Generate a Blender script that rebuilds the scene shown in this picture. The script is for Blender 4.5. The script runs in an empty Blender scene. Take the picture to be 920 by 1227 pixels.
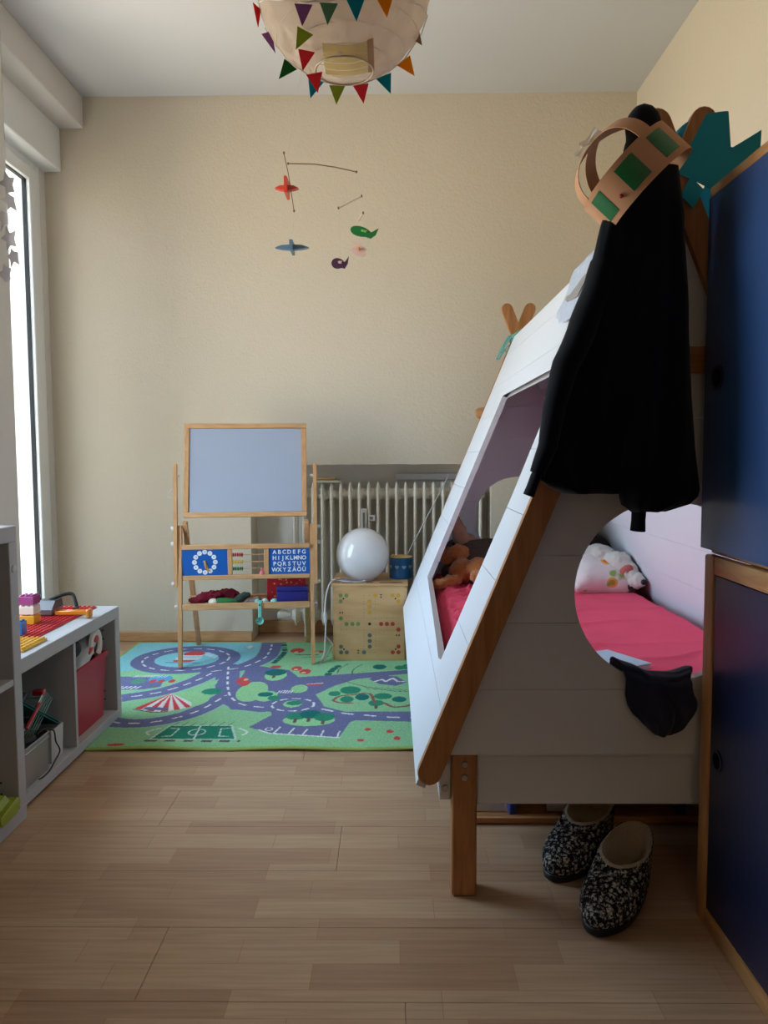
import bpy, bmesh, math, random
import numpy as np
from mathutils import Vector, Matrix, noise, Euler
S = bpy.context.scene
C = S.collection
PI = math.pi
R = math.radians

# ---------------------------------------------------------------- camera
FPX = 920.0                                   # focal length in pixels of the 920 x 1227 frame
PITCH, YAW, ROLL, EYE = R(4.17), R(0.62), R(-0.25), 0.94
cd = bpy.data.cameras.new('camera')
cam = bpy.data.objects.new('camera', cd); C.objects.link(cam)
cd.sensor_fit = 'HORIZONTAL'; cd.sensor_width = 36.0; cd.lens = 36.0 * FPX / 920.0
cd.clip_start = 0.02
F = Vector((-math.sin(YAW) * math.cos(PITCH), math.cos(YAW) * math.cos(PITCH), -math.sin(PITCH)))
Rt = Vector((math.cos(YAW), math.sin(YAW), 0)); Up = Rt.cross(F)
r2 = Rt * math.cos(ROLL) + Up * math.sin(ROLL); u2 = -Rt * math.sin(ROLL) + Up * math.cos(ROLL)
mw = Matrix((r2, u2, -F)).transposed().to_4x4(); mw.translation = (0, 0, EYE)
cam.matrix_world = mw
S.camera = cam

# ---------------------------------------------------------------- sky and exposure
S.view_settings.view_transform = 'Standard'
S.view_settings.look = 'None'
S.view_settings.gamma = 1.0
S.view_settings.use_curve_mapping = False
S.view_settings.exposure = -0.10
w = bpy.data.worlds.new('sky'); S.world = w; w.use_nodes = True
nt = w.node_tree; nt.nodes.clear()
tc = nt.nodes.new('ShaderNodeTexCoord'); sp = nt.nodes.new('ShaderNodeSeparateXYZ')
ramp = nt.nodes.new('ShaderNodeValToRGB'); bg = nt.nodes.new('ShaderNodeBackground'); wo = nt.nodes.new('ShaderNodeOutputWorld')
mr = nt.nodes.new('ShaderNodeMapRange'); mr.inputs[1].default_value = -1; mr.inputs[2].default_value = 1
nt.links.new(tc.outputs['Generated'], sp.inputs[0]); nt.links.new(sp.outputs['Z'], mr.inputs[0])
nt.links.new(mr.outputs[0], ramp.inputs[0]); nt.links.new(ramp.outputs[0], bg.inputs[0]); nt.links.new(bg.outputs[0], wo.inputs[0])
ramp.color_ramp.elements[0].position = 0.47; ramp.color_ramp.elements[0].color = (.90, .79, .66, 1)   # sunlit ground and facades
ramp.color_ramp.elements[1].position = 0.55; ramp.color_ramp.elements[1].color = (.56, .75, 1.0, 1)
SKY = 15.0
FILL_GLOW = 21.0                                   # glow of the added fill lamp, unseen behind the camera
bg.inputs[1].default_value = SKY
def portal(name, loc, sx, sy):
    l = bpy.data.lights.new(name, 'AREA'); l.shape = 'RECTANGLE'; l.size = sx; l.size_y = sy
    l.cycles.is_portal = True
    o = bpy.data.objects.new(name, l); C.objects.link(o); o.location = loc
    o.rotation_euler = (0, R(-90), 0)         # faces +X, into the room
    return o

# ---------------------------------------------------------------- helpers
def s(r, g, b, a=1.0):
    f = lambda c: (c / 255 / 12.92) if c / 255 <= .04045 else ((c / 255 + .055) / 1.055) ** 2.4
    return (f(r), f(g), f(b), a)

MATS = {}
def mat(name, col, rough=.6, spec=.5, bump=0.0, bscale=60.0, bdist=.002, var=.06, vscale=8.0, metal=0.0,
        sheen=0.0, transl=0.0, coat=0.0, voro=False, stretch=None, col2=None, transp=0.0):
    if name in MATS: return MATS[name]
    m = bpy.data.materials.new(name); m.use_nodes = True; MATS[name] = m
    n = m.node_tree; L = n.links; b = n.nodes['Principled BSDF']
    b.inputs['Roughness'].default_value = rough; b.inputs['Specular IOR Level'].default_value = spec
    b.inputs['Metallic'].default_value = metal
    if sheen: b.inputs['Sheen Weight'].default_value = sheen
    if coat: b.inputs['Coat Weight'].default_value = coat; b.inputs['Coat Roughness'].default_value = .12
    t = n.nodes.new('ShaderNodeTexCoord'); mp = n.nodes.new('ShaderNodeMapping')
    if stretch: mp.inputs['Scale'].default_value = stretch
    L.new(t.outputs['Object'], mp.inputs[0])
    nz = n.nodes.new('ShaderNodeTexNoise'); nz.inputs['Scale'].default_value = vscale; nz.inputs['Detail'].default_value = 4
    L.new(mp.outputs[0], nz.inputs['Vector'])
    mx = n.nodes.new('ShaderNodeMix'); mx.data_type = 'RGBA'
    c2 = col2 or tuple(max(0, c * (1 - 2.2 * var)) for c in col[:3]) + (1,)
    c1 = col if col2 else tuple(min(1, c * (1 + var)) for c in col[:3]) + (1,)
    mx.inputs[6].default_value = c1; mx.inputs[7].default_value = c2
    L.new(nz.outputs['Fac'], mx.inputs[0]); L.new(mx.outputs[2], b.inputs['Base Color'])
    if bump:
        if voro:
            tx = n.nodes.new('ShaderNodeTexVoronoi'); tx.inputs['Scale'].default_value = bscale; o = tx.outputs['Distance']
        else:
            tx = n.nodes.new('ShaderNodeTexNoise'); tx.inputs['Scale'].default_value = bscale; tx.inputs['Detail'].default_value = 3; o = tx.outputs['Fac']
        L.new(mp.outputs[0], tx.inputs['Vector'])
        bp = n.nodes.new('ShaderNodeBump'); bp.inputs['Strength'].default_value = bump; bp.inputs['Distance'].default_value = bdist
        L.new(o, bp.inputs['Height']); L.new(bp.outputs[0], b.inputs['Normal'])
    out = n.nodes['Material Output']; sh = b.outputs[0]
    if transl:
        tl = n.nodes.new('ShaderNodeBsdfTranslucent'); L.new(mx.outputs[2], tl.inputs[0])
        ms = n.nodes.new('ShaderNodeMixShader'); ms.inputs[0].default_value = transl
        L.new(sh, ms.inputs[1]); L.new(tl.outputs[0], ms.inputs[2]); sh = ms.outputs[0]
    if transp:
        tp = n.nodes.new('ShaderNodeBsdfTransparent')
        ms = n.nodes.new('ShaderNodeMixShader'); ms.inputs[0].default_value = transp
        L.new(sh, ms.inputs[1]); L.new(tp.outputs[0], ms.inputs[2]); sh = ms.outputs[0]
    if transl or transp: L.new(sh, out.inputs[0])
    return m

def wood(name, c1, c2, scale=(1, 1, 1), rough=.5, ringscale=14):
    if name in MATS: return MATS[name]
    m = bpy.data.materials.new(name); m.use_nodes = True; MATS[name] = m
    n = m.node_tree; L = n.links; b = n.nodes['Principled BSDF']; b.inputs['Roughness'].default_value = rough
    t = n.nodes.new('ShaderNodeTexCoord'); mp = n.nodes.new('ShaderNodeMapping'); mp.inputs['Scale'].default_value = scale
    L.new(t.outputs['Object'], mp.inputs[0])
    nz = n.nodes.new('ShaderNodeTexNoise'); nz.inputs['Scale'].default_value = ringscale; nz.inputs['Detail'].default_value = 5; nz.inputs['Distortion'].default_value = .6
    L.new(mp.outputs[0], nz.inputs['Vector'])
    cr = n.nodes.new('ShaderNodeValToRGB'); cr.color_ramp.elements[0].position = .32; cr.color_ramp.elements[1].position = .68
    cr.color_ramp.elements[0].color = c1; cr.color_ramp.elements[1].color = c2
    L.new(nz.outputs['Fac'], cr.inputs[0]); L.new(cr.outputs[0], b.inputs['Base Color'])
    bp = n.nodes.new('ShaderNodeBump'); bp.inputs['Strength'].default_value = .08; bp.inputs['Distance'].default_value = .001
    L.new(nz.outputs['Fac'], bp.inputs['Height']); L.new(bp.outputs[0], b.inputs['Normal'])
    return m

ORG = {}
def org(o): return ORG.get(o, Vector((0, 0, 0)))

class G:
    """collects geometry for ONE mesh object"""
    def __init__(self): self.bm = bmesh.new()
    def _fin(self, verts, mi, M):
        vs = set(verts)
        if M is not None: bmesh.ops.transform(self.bm, matrix=M, verts=list(vs))
        for v in vs:
            for f in v.link_faces: f.material_index = mi
    def box(self, lo, hi, bev=0.0, mi=0, M=None, seg=1):
        lo = Vector(lo); hi = Vector(hi); c = (lo + hi) / 2; d = hi - lo
        r = bmesh.ops.create_cube(self.bm, size=1, matrix=Matrix.Translation(c) @ Matrix.Diagonal((d.x, d.y, d.z, 1)))
        vs = r['verts']
        if bev > 0:
            es = list({e for v in vs for e in v.link_edges})
            bev = min(bev, min(abs(d.x), abs(d.y), abs(d.z)) * .45)
            rr = bmesh.ops.bevel(self.bm, geom=es, offset=bev, segments=seg, affect='EDGES', profile=.5)
            vs = list({v for f in rr['faces'] for v in f.verts} | {v for v in vs if v.is_valid})
        self._fin(vs, mi, M); return self
    def face(self, pts, mi=0):
        f = self.bm.faces.new([self.bm.verts.new(p) for p in pts]); f.material_index = mi; return self
    def rings(self, rings, mi=0, close=True, cap0=True, cap1=True, loop=False):
        bm = self.bm; V = [[bm.verts.new(p) for p in r] for r in rings]; n = len(V[0])
        prs = list(zip(V, V[1:])) + ([(V[-1], V[0])] if loop else [])
        for a, b in prs:
            for i in range(n if close else n - 1):
                j = (i + 1) % n
                try:
                    f = bm.faces.new((a[i], a[j], b[j], b[i])); f.material_index = mi
                except ValueError: pass
        if close and cap0 and not loop:
            f = bm.faces.new(list(reversed(V[0]))); f.material_index = mi
        if close and cap1 and not loop:
            f = bm.faces.new(V[-1]); f.material_index = mi
        return self
    def tube(self, pts, r, n=8, mi=0, flat=None, loop=False):
        pts = [Vector(p) for p in pts]; k = len(pts)
        rs = r if isinstance(r, (list, tuple)) else [r] * k
        T = []
        for i in range(k):
            if loop: t = pts[(i + 1) % k] - pts[i - 1]
            else: t = pts[min(i + 1, k - 1)] - pts[max(i - 1, 0)]
            T.append(t.normalized())
        up = Vector((0, 0, 1)) if abs(T[0].z) < .9 else Vector((1, 0, 0))
        nx = T[0].cross(up).normalized(); rg = []
        for i in range(k):
            nx = (nx - T[i] * nx.dot(T[i])).normalized(); ny = T[i].cross(nx)
            rg.append([pts[i] + (nx * math.cos(a) + ny * math.sin(a) * (flat or 1)) * rs[i] for a in [2 * PI * q / n for q in range(n)]])
        return self.rings(rg, mi, loop=loop)
    def lathe(self, prof, c=(0, 0, 0), n=24, mi=0, M=None, caps=True):
        c = Vector(c)
        rg = []
        for rr, z in prof:
            ring = []
            for q in range(n):
                p = Vector((rr * math.cos(2 * PI * q / n), rr * math.sin(2 * PI * q / n), z))
                ring.append((M @ p if M is not None else p) + c)
            rg.append(ring)
        return self.rings(rg, mi, cap0=caps, cap1=caps)
    def ell(self, c, rad, rot=None, mi=0, u=16, v=10, ns=0.0, nf=8.0, seed=0):
        M = Matrix.Translation(c) @ (Euler(rot).to_matrix().to_4x4() if rot else Matrix()) @ Matrix.Diagonal((*rad, 1))
        r = bmesh.ops.create_uvsphere(self.bm, u_segments=u, v_segments=v, radius=1)
        vs = r['verts']; bmesh.ops.transform(self.bm, matrix=M, verts=vs)
        if ns:
            cc = Vector(c)
            for q in vs:
                d = (q.co - cc).normalized(); q.co += d * ns * noise.noise(q.co * nf + Vector((seed, 0, 0)))
        self._fin(vs, mi, None); return self
    def prism(self, poly, f, t0, t1, mi=0):
        """poly of (a,b); f(a,b,t)->xyz"""
        a = [f(p[0], p[1], t0) for p in poly]; b = [f(p[0], p[1], t1) for p in poly]
        return self.rings([a, b], mi)
    def sheet(self, fn, nu, nv, mi=0, closeu=False):
        rg = [[fn(i / (nu if closeu else nu - 1), j / (nv - 1)) for i in range(nu)] for j in range(nv)]
        return self.rings(rg, mi, close=closeu, cap0=False, cap1=False)
    def mesh(self, name, mats, off=Vector((0, 0, 0)), smooth=True, ang=40):
        bmesh.ops.recalc_face_normals(self.bm, faces=self.bm.faces[:])
        if off.length: bmesh.ops.translate(self.bm, vec=-off, verts=self.bm.verts[:])
        me = bpy.data.meshes.new(name); self.bm.to_mesh(me); self.bm.free()
        for m in (mats if isinstance(mats, (list, tuple)) else [mats]): me.materials.append(m)
        if smooth:
            me.shade_smooth(); me.set_sharp_from_angle(angle=R(ang))
        return me
    def done(self, name, mats, parent=None, local=False, smooth=True, ang=40, at=None):
        """world-space geometry unless local; a top-level mesh gets its origin at `at` or its base centre"""
        if parent is None and at is None and not local:
            co = [v.co for v in self.bm.verts]
            at = Vector(((min(c.x for c in co) + max(c.x for c in co)) / 2, (min(c.y for c in co) + max(c.y for c in co)) / 2, min(c.z for c in co)))
        off = Vector((0, 0, 0)) if local else (org(parent) if parent else Vector(at))
        o = bpy.data.objects.new(name, self.mesh(name, mats, off, smooth, ang)); C.objects.link(o)
        if parent is not None: o.parent = parent; ORG[o] = org(parent)
        elif not local: o.location = at; ORG[o] = Vector(at)
        return o

def tag(o, label, cat, group=None):
    o['label'] = label; o['category'] = cat
    if group: o['group'] = group
    return o
def thing(name, label, cat, loc=(0, 0, 0), rz=0.0, group=None):
    o = bpy.data.objects.new(name, None); C.objects.link(o); o.empty_display_size = .05
    o.location = loc; o.rotation_euler = (0, 0, rz); ORG[o] = Vector(loc)
    return tag(o, label, cat, group)
def struct(o): o['kind'] = 'structure'; return o
def modded(o, *mods):
    """bake modifiers into the object's mesh"""
    for t, kw in mods:
        m = o.modifiers.new(t, t)
        for k, v in kw.items(): setattr(m, k, v)
    dg = bpy.context.evaluated_depsgraph_get(); dg.update()
    me = bpy.data.meshes.new_from_object(o.evaluated_get(dg)); o.modifiers.clear()
    old = o.data; nm = old.name; o.data = me; bpy.data.meshes.remove(old); me.name = nm
    me.shade_smooth()
    return o
def blobby(o, vox, sm=4):
    return modded(o, ('REMESH', dict(mode='VOXEL', voxel_size=vox, use_smooth_shade=True)), ('SMOOTH', dict(factor=.5, iterations=sm)))
def text_mesh(txt, size, mats, parent, M, off=0.0, ext=.0002, name='lettering'):
    cu = bpy.data.curves.new('txt', 'FONT'); cu.body = txt; cu.size = size; cu.align_x = 'CENTER'; cu.align_y = 'CENTER'
    cu.offset = off; cu.extrude = ext; cu.resolution_u = 3; cu.fill_mode = 'BOTH'
    to = bpy.data.objects.new('txt', cu); C.objects.link(to)
    dg = bpy.context.evaluated_depsgraph_get(); dg.update()
    me = bpy.data.meshes.new_from_object(to.evaluated_get(dg)); bpy.data.objects.remove(to); bpy.data.curves.remove(cu)
    me.transform(M); me.materials.clear(); me.materials.append(mats); me.name = name
    return me
def put(name, me, parent):
    o = bpy.data.objects.new(name, me); C.objects.link(o); o.parent = parent; ORG[o] = org(parent); return o
def join_meshes(mes):
    bm = bmesh.new()
    for me in mes: bm.from_mesh(me)
    out = bpy.data.meshes.new('joined'); bm.to_mesh(out); bm.free()
    for mt in mes[0].materials: out.materials.append(mt)
    return out
def smooth_path(pts, n=5):
    out = []
    for i in range(len(pts) - 1):
        p0, p1, p2, p3 = [Vector(pts[max(0, min(len(pts) - 1, i + q))]) for q in (-1, 0, 1, 2)]
        for q in range(n):
            t = q / n; out.append(.5 * ((2 * p1) + (p2 - p0) * t + (2 * p0 - 5 * p1 + 4 * p2 - p3) * t ** 2 + (3 * p1 - p0 - 3 * p2 + p3) * t ** 3))
    out.append(Vector(pts[-1])); return out
FRONT = Matrix(((1, 0, 0, 0), (0, 0, -1, 0), (0, 1, 0, 0), (0, 0, 0, 1)))    # text plane -> faces -Y
def fold(p, f, k=0.0): return noise.noise(Vector(p) * f + Vector((k, k * 1.7, -k)))

# ---------------------------------------------------------------- materials
M_wall = mat('woodchip_wall', s(214, 202, 181), .9, .2, bump=.55, bscale=95, bdist=.004, var=.02, vscale=2)
M_wallw = mat('white_plaster', s(222, 218, 212), .9, .2, bump=.3, bscale=110, bdist=.003, var=.02, vscale=2)
M_niche = mat('niche_plaster', s(236, 230, 218), .9, .2, bump=.25, bscale=90, bdist=.003, var=.03, vscale=3)
M_ceil = mat('ceiling_paint', s(208, 209, 210), .9, .2, bump=.15, bscale=90, bdist=.002, var=.01, vscale=2)
M_white = mat('white_lacquer', s(200, 199, 198), .42, .4, var=.02, vscale=4)
M_whitebed = mat('white_bed_lacquer', s(222, 225, 231), .45, .4, bump=.05, bscale=50, var=.015, vscale=5)
M_pvc = mat('white_window_plastic', s(238, 240, 240), .3, .5, var=.01)
M_black = mat('black_rubber', s(28, 28, 30), .5, .4, var=.05)
M_beech = wood('beech', s(205, 160, 112), s(186, 138, 92), (6, 6, .8))
M_beechx = wood('beech_crosswise', s(207, 164, 116), s(188, 142, 96), (.8, 6, 6))
M_oak = wood('oiled_oak_beam', s(190, 134, 84), s(163, 108, 62), (9, 9, .9), .5, 9)
M_oakx = wood('oiled_oak_crosswise', s(190, 134, 84), s(163, 108, 62), (.9, 9, 9), .5, 9)
M_pine = wood('pine_frame', s(205, 152, 96), s(180, 126, 74), (7, 7, .9), .45, 10)
M_piney = wood('pine_rail', s(205, 152, 96), s(180, 126, 74), (7, .9, 7), .45, 10)
M_steel = mat('steel', s(170, 168, 165), .3, .5, metal=1.0, var=.03)
M_gold = mat('yellow_print', s(226, 180, 70), .6)
# ================================================================= the room
XL, XR, YB, YF, ZC = -1.5, 1.19, 3.86, -1.45, 2.69
XW = -1.70                                     # plane of the window
# floor: laminate boards on a screed
fl = G().box((-1.95, YF - .2, -.14), (1.4, 4.25, -.0085)).done('floor', mat('screed', s(120, 112, 100), .9), at=(0, 0, 0)); struct(fl)
def floor_mat():
    m = bpy.data.materials.new('laminate'); m.use_nodes = True; n = m.node_tree; L = n.links; b = n.nodes['Principled BSDF']
    g = n.nodes.new('ShaderNodeNewGeometry')
    bk = n.nodes.new('ShaderNodeTexBrick'); bk.offset = .37; bk.offset_frequency = 2; bk.squash = .82; bk.squash_frequency = 3
    bk.inputs['Scale'].default_value = 1; bk.inputs['Mortar Size'].default_value = .0006; bk.inputs['Mortar Smooth'].default_value = .2
    bk.inputs['Brick Width'].default_value = .37; bk.inputs['Row Height'].default_value = .07; bk.inputs['Bias'].default_value = -.1
    bk.inputs['Color1'].default_value = s(197, 165, 133); bk.inputs['Color2'].default_value = s(176, 139, 110); bk.inputs['Mortar'].default_value = s(170, 126, 92)
    mp = n.nodes.new('ShaderNodeMapping'); L.new(g.outputs['Position'], mp.inputs[0]); mp.inputs['Location'].default_value = (2, 2, 0)
    L.new(mp.outputs[0], bk.inputs['Vector'])
    mg = n.nodes.new('ShaderNodeMapping'); mg.inputs['Scale'].default_value = (2.2, 42, 1); L.new(g.outputs['Position'], mg.inputs[0])
    nz = n.nodes.new('ShaderNodeTexNoise'); nz.inputs['Scale'].default_value = 2.2; nz.inputs['Detail'].default_value = 6; nz.inputs['Distortion'].default_value = .5
    L.new(mg.outputs[0], nz.inputs['Vector'])
    cr = n.nodes.new('ShaderNodeValToRGB'); cr.color_ramp.elements[0].color = (.84, .82, .80, 1); cr.color_ramp.elements[1].color = (1.05, 1.05, 1.05, 1)
    cr.color_ramp.elements[0].position = .3; cr.color_ramp.elements[1].position = .7
    L.new(nz.outputs['Fac'], cr.inputs[0])
    mx = n.nodes.new('ShaderNodeMix'); mx.data_type = 'RGBA'; mx.blend_type = 'MULTIPLY'; mx.inputs[0].default_value = 1
    L.new(bk.outputs['Color'], mx.inputs[6]); L.new(cr.outputs[0], mx.inputs[7]); L.new(mx.outputs[2], b.inputs['Base Color'])
    n2 = n.nodes.new('ShaderNodeTexNoise'); n2.inputs['Scale'].default_value = 3; L.new(g.outputs['Position'], n2.inputs['Vector'])
    r = n.nodes.new('ShaderNodeMapRange'); r.inputs[3].default_value = .30; r.inputs[4].default_value = .42; L.new(n2.outputs['Fac'], r.inputs[0])
    L.new(r.outputs[0], b.inputs['Roughness']); b.inputs['Specular IOR Level'].default_value = .4
    bp = n.nodes.new('ShaderNodeBump'); bp.inputs['Strength'].default_value = .04; bp.inputs['Distance'].default_value = .001
    L.new(nz.outputs['Fac'], bp.inputs['Height']); L.new(bp.outputs[0], b.inputs['Normal'])
    return m
M_floor = floor_mat()
BW, BL = .21, 1.26
board_cache = {}
y = YF - .02; row = 0
while y < 4.05:
    x = -1.90 - (row * .47) % BL; y1 = min(y + BW, 4.10)
    while x < 1.3:
        a, b2 = max(x, -1.90), min(x + BL, 1.3)
        if b2 - a > .02:
            key = (round(b2 - a, 3), round(y1 - y, 3))
            if key not in board_cache:
                board_cache[key] = G().box((0, 0, -.008), (key[0] - .0008, key[1] - .0008, 0), .0006).mesh('floor_board', M_floor, smooth=False)
            o = bpy.data.objects.new('floor_board', board_cache[key]); C.objects.link(o); o.parent = fl; o.location = (a, y, 0)
        x += BL
    y += BW; row += 1
# ceiling
struct(G().box((-1.95, YF - .2, ZC), (1.4, 4.25, ZC + .15)).done('ceiling', M_ceil))
# back wall with the radiator niche below
NX0, NX1, NZ, NY = -.715, .497, .898, 4.045
g = G()
g.box((-1.95, YB, -.10), (NX0, 4.25, ZC)); g.box((NX1, YB, -.10), (1.4, 4.25, ZC)); g.box((NX0, YB, NZ), (NX1, 4.25, ZC))
wb = struct(g.done('wall_back', M_wall, smooth=False))
struct(G().box((NX0 - .001, NY, -.10), (NX1 + .001, 4.24, NZ + .001)).done('wall_niche', M_niche, smooth=False))
struct(G().box((XR, YF - .2, -.1), (1.4, YB, ZC)).done('wall_right', M_wall, smooth=False))
g = G()                                       # wall behind the camera, with a doorway added to let the fill light in
g.box((-1.95, YF - .12, -.1), (-.45, YF, ZC)); g.box((.45, YF - .12, -.1), (1.4, YF, ZC)); g.box((-.45, YF - .12, 2.03), (.45, YF, ZC))
struct(g.done('wall_front', M_wall, smooth=False))
g = G()  # made-up hall, added to house the fill lamp
g.box((-1.3, YF - 1.9, -.1), (1.3, YF - 1.78, 2.6)); g.box((-1.3, YF - 1.78, -.1), (-1.2, YF - .12, 2.6)); g.box((1.2, YF - 1.78, -.1), (1.3, YF - .12, 2.6))
struct(g.done('wall_added_hall', M_wall, smooth=False))
struct(G().box((-1.3, YF - 1.9, 2.6), (1.3, YF - .12, 2.7)).done('ceiling_added_hall', M_ceil, smooth=False))
struct(G().box((-1.3, YF - 1.9, -.12), (1.3, YF - .2, -.0)).done('floor_added_hall', mat('added_hall_floor', s(150, 120, 96), .5), smooth=False))
struct(G().box((-.50, YF - .13, 0), (-.45, YF + .012, 2.08), .003).box((.45, YF - .13, 0), (.50, YF + .012, 2.08), .003).box((-.45, YF - .13, 2.03), (.45, YF + .012, 2.08), .003).done('trim_added_door', M_white))  # casing of the added doorway
hl = thing('added_fill_lamp', 'added warm fill lamp, unseen in a made-up hall behind camera', 'lamp', (0, YF - .95, 2.36))  # unseen lamp added to brighten the near end of the bed
mlamp = bpy.data.materials.new('fill_lamp_glow'); mlamp.use_nodes = True; b = mlamp.node_tree.nodes['Principled BSDF']; b.inputs['Emission Color'].default_value = (1, .74, .46, 1); b.inputs['Emission Strength'].default_value = FILL_GLOW
G().lathe([(.001, 2.36), (.10, 2.375), (.17, 2.42), (.20, 2.49), (.19, 2.55)], (0, YF - .95, 0), 28).done('shade', mlamp, hl)
G().lathe([(.20, 2.55), (.205, 2.565), (.205, 2.599)], (0, YF - .95, 0), 28).done('ceiling_plate', M_white, hl)
# left wall: pier(s) in front of the glazing
PY = 3.06
W2 = (1.80, 2.90)                              # second opening, hidden from the frame by the pier
g = G()
g.box((-1.95, W2[1], -.1), (XL, PY, ZC - .149)); g.box((-1.95, YF, -.1), (XL, W2[0], ZC - .149))
g.box((-1.95, W2[0], -.1), (XL, W2[1], .10)); g.box((-1.95, W2[0], 2.335), (XL, W2[1], ZC - .149))
g.box((-1.95, YF, ZC - .148), (XL - .24, YB, ZC)); g.box((-1.95, PY, 2.36), (XW - .06, YB, ZC - .1)); g.box((-1.95, 3.80, -.1), (XW - .0, YB, 2.4)); g.box((-1.95, PY, -.1), (XW - .01, YB, .06))
struct(g.done('wall_left', M_wallw, smooth=False))
struct(G().box((-1.72, YF, 2.540), (XL, YB, ZC), .004).done('trim_1', M_wallw, smooth=False))
struct(G().box((-1.745, PY, 2.335), (-1.617, YB, 2.541), .004).done('trim_2', M_pvc, smooth=False))
# windows
def window(name, y0, y1, z0, z1, xp):
    w_ = bpy.data.objects.new(name, None); C.objects.link(w_); w_.location = (xp, (y0 + y1) / 2, z0); ORG[w_] = Vector(w_.location); struct(w_)
    def ring(a0, a1, b0, b1, wd, x0, x1, nm, m, bev=.004):
        gg = G()
        gg.box((x0, a0, b0), (x1, a0 + wd, b1), bev); gg.box((x0, a1 - wd, b0), (x1, a1, b1), bev)
        gg.box((x0, a0 + wd, b0), (x1, a1 - wd, b0 + wd), bev); gg.box((x0, a0 + wd, b1 - wd), (x1, a1 - wd, b1), bev)
        return gg.done(nm, m, w_)
    ring(y0, y1, z0, z1, .055, xp - .05, xp, 'frame', M_pvc)
    ring(y0 + .050, y1 - .050, z0 + .05, z1 - .05, .006, xp - .046, xp - .004, 'gasket', M_black, 0)
    ring(y0 + .057, y1 - .057, z0 + .057, z1 - .057, .06, xp - .055, xp + .008, 'sash', M_pvc)
    ring(y0 + .117, y1 - .117, z0 + .117, z1 - .117, .004, xp - .03, xp - .010, 'glazing_bead', M_black, 0)
    gl = bpy.data.materials.get('glass')
    if not gl:
        gl = bpy.data.materials.new('glass'); gl.use_nodes = True; n = gl.node_tree; n.nodes.remove(n.nodes['Principled BSDF'])
        tp = n.nodes.new('ShaderNodeBsdfTransparent'); tp.inputs[0].default_value = (.95, .97, .96, 1); gs = n.nodes.new('ShaderNodeBsdfGlossy'); gs.inputs['Roughness'].default_value = .02
        ms = n.nodes.new('ShaderNodeMixShader'); ms.inputs[0].default_value = .06
        n.links.new(tp.outputs[0], ms.inputs[1]); n.links.new(gs.outputs[0], ms.inputs[2]); n.links.new(ms.outputs[0], n.nodes['Material Output'].inputs[0])
    G().box((xp - .024, y0 + .117, z0 + .117), (xp - .020, y1 - .117, z1 - .117)).done('pane', gl, w_)
    return w_
w1 = window('window_1', PY + .0, 3.80, .06, 2.36, XW)
scr = mat('dimming_sheet', s(210, 214, 216), .7, transp=.55)  # half-clear sheet added to cut the daylight through this window
G().box((XW - .060, PY + .03, .09), (XW - .0592, 3.77, 2.33)).done('added_dimming_screen', scr, w1)
window('window_2', W2[0], W2[1], .10, 2.335, -1.72)
portal('window_sky', (XW - .12, (PY + 3.8) / 2, 1.2), 2.3, .75)
portal('window_sky', (-1.86, sum(W2) / 2, 1.2175), 2.235, W2[1] - W2[0])
# baseboards
def skirting(name, lo, hi, m=None): return struct(G().box(lo, hi, .004).done(name, m or M_beechx))
skirting('baseboard_back', (-1.69, YB - .016, 0), (NX0, YB, .052))
skirting('baseboard_niche', (NX0 + .001, NY - .016, 0), (NX1, NY, .07))
skirting('baseboard_right', (XR - .016, YF, 0), (XR, YB - .02, .052), M_piney)
skirting('baseboard_left', (XL, YF, 0), (XL + .016, PY, .052), M_piney)
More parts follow.
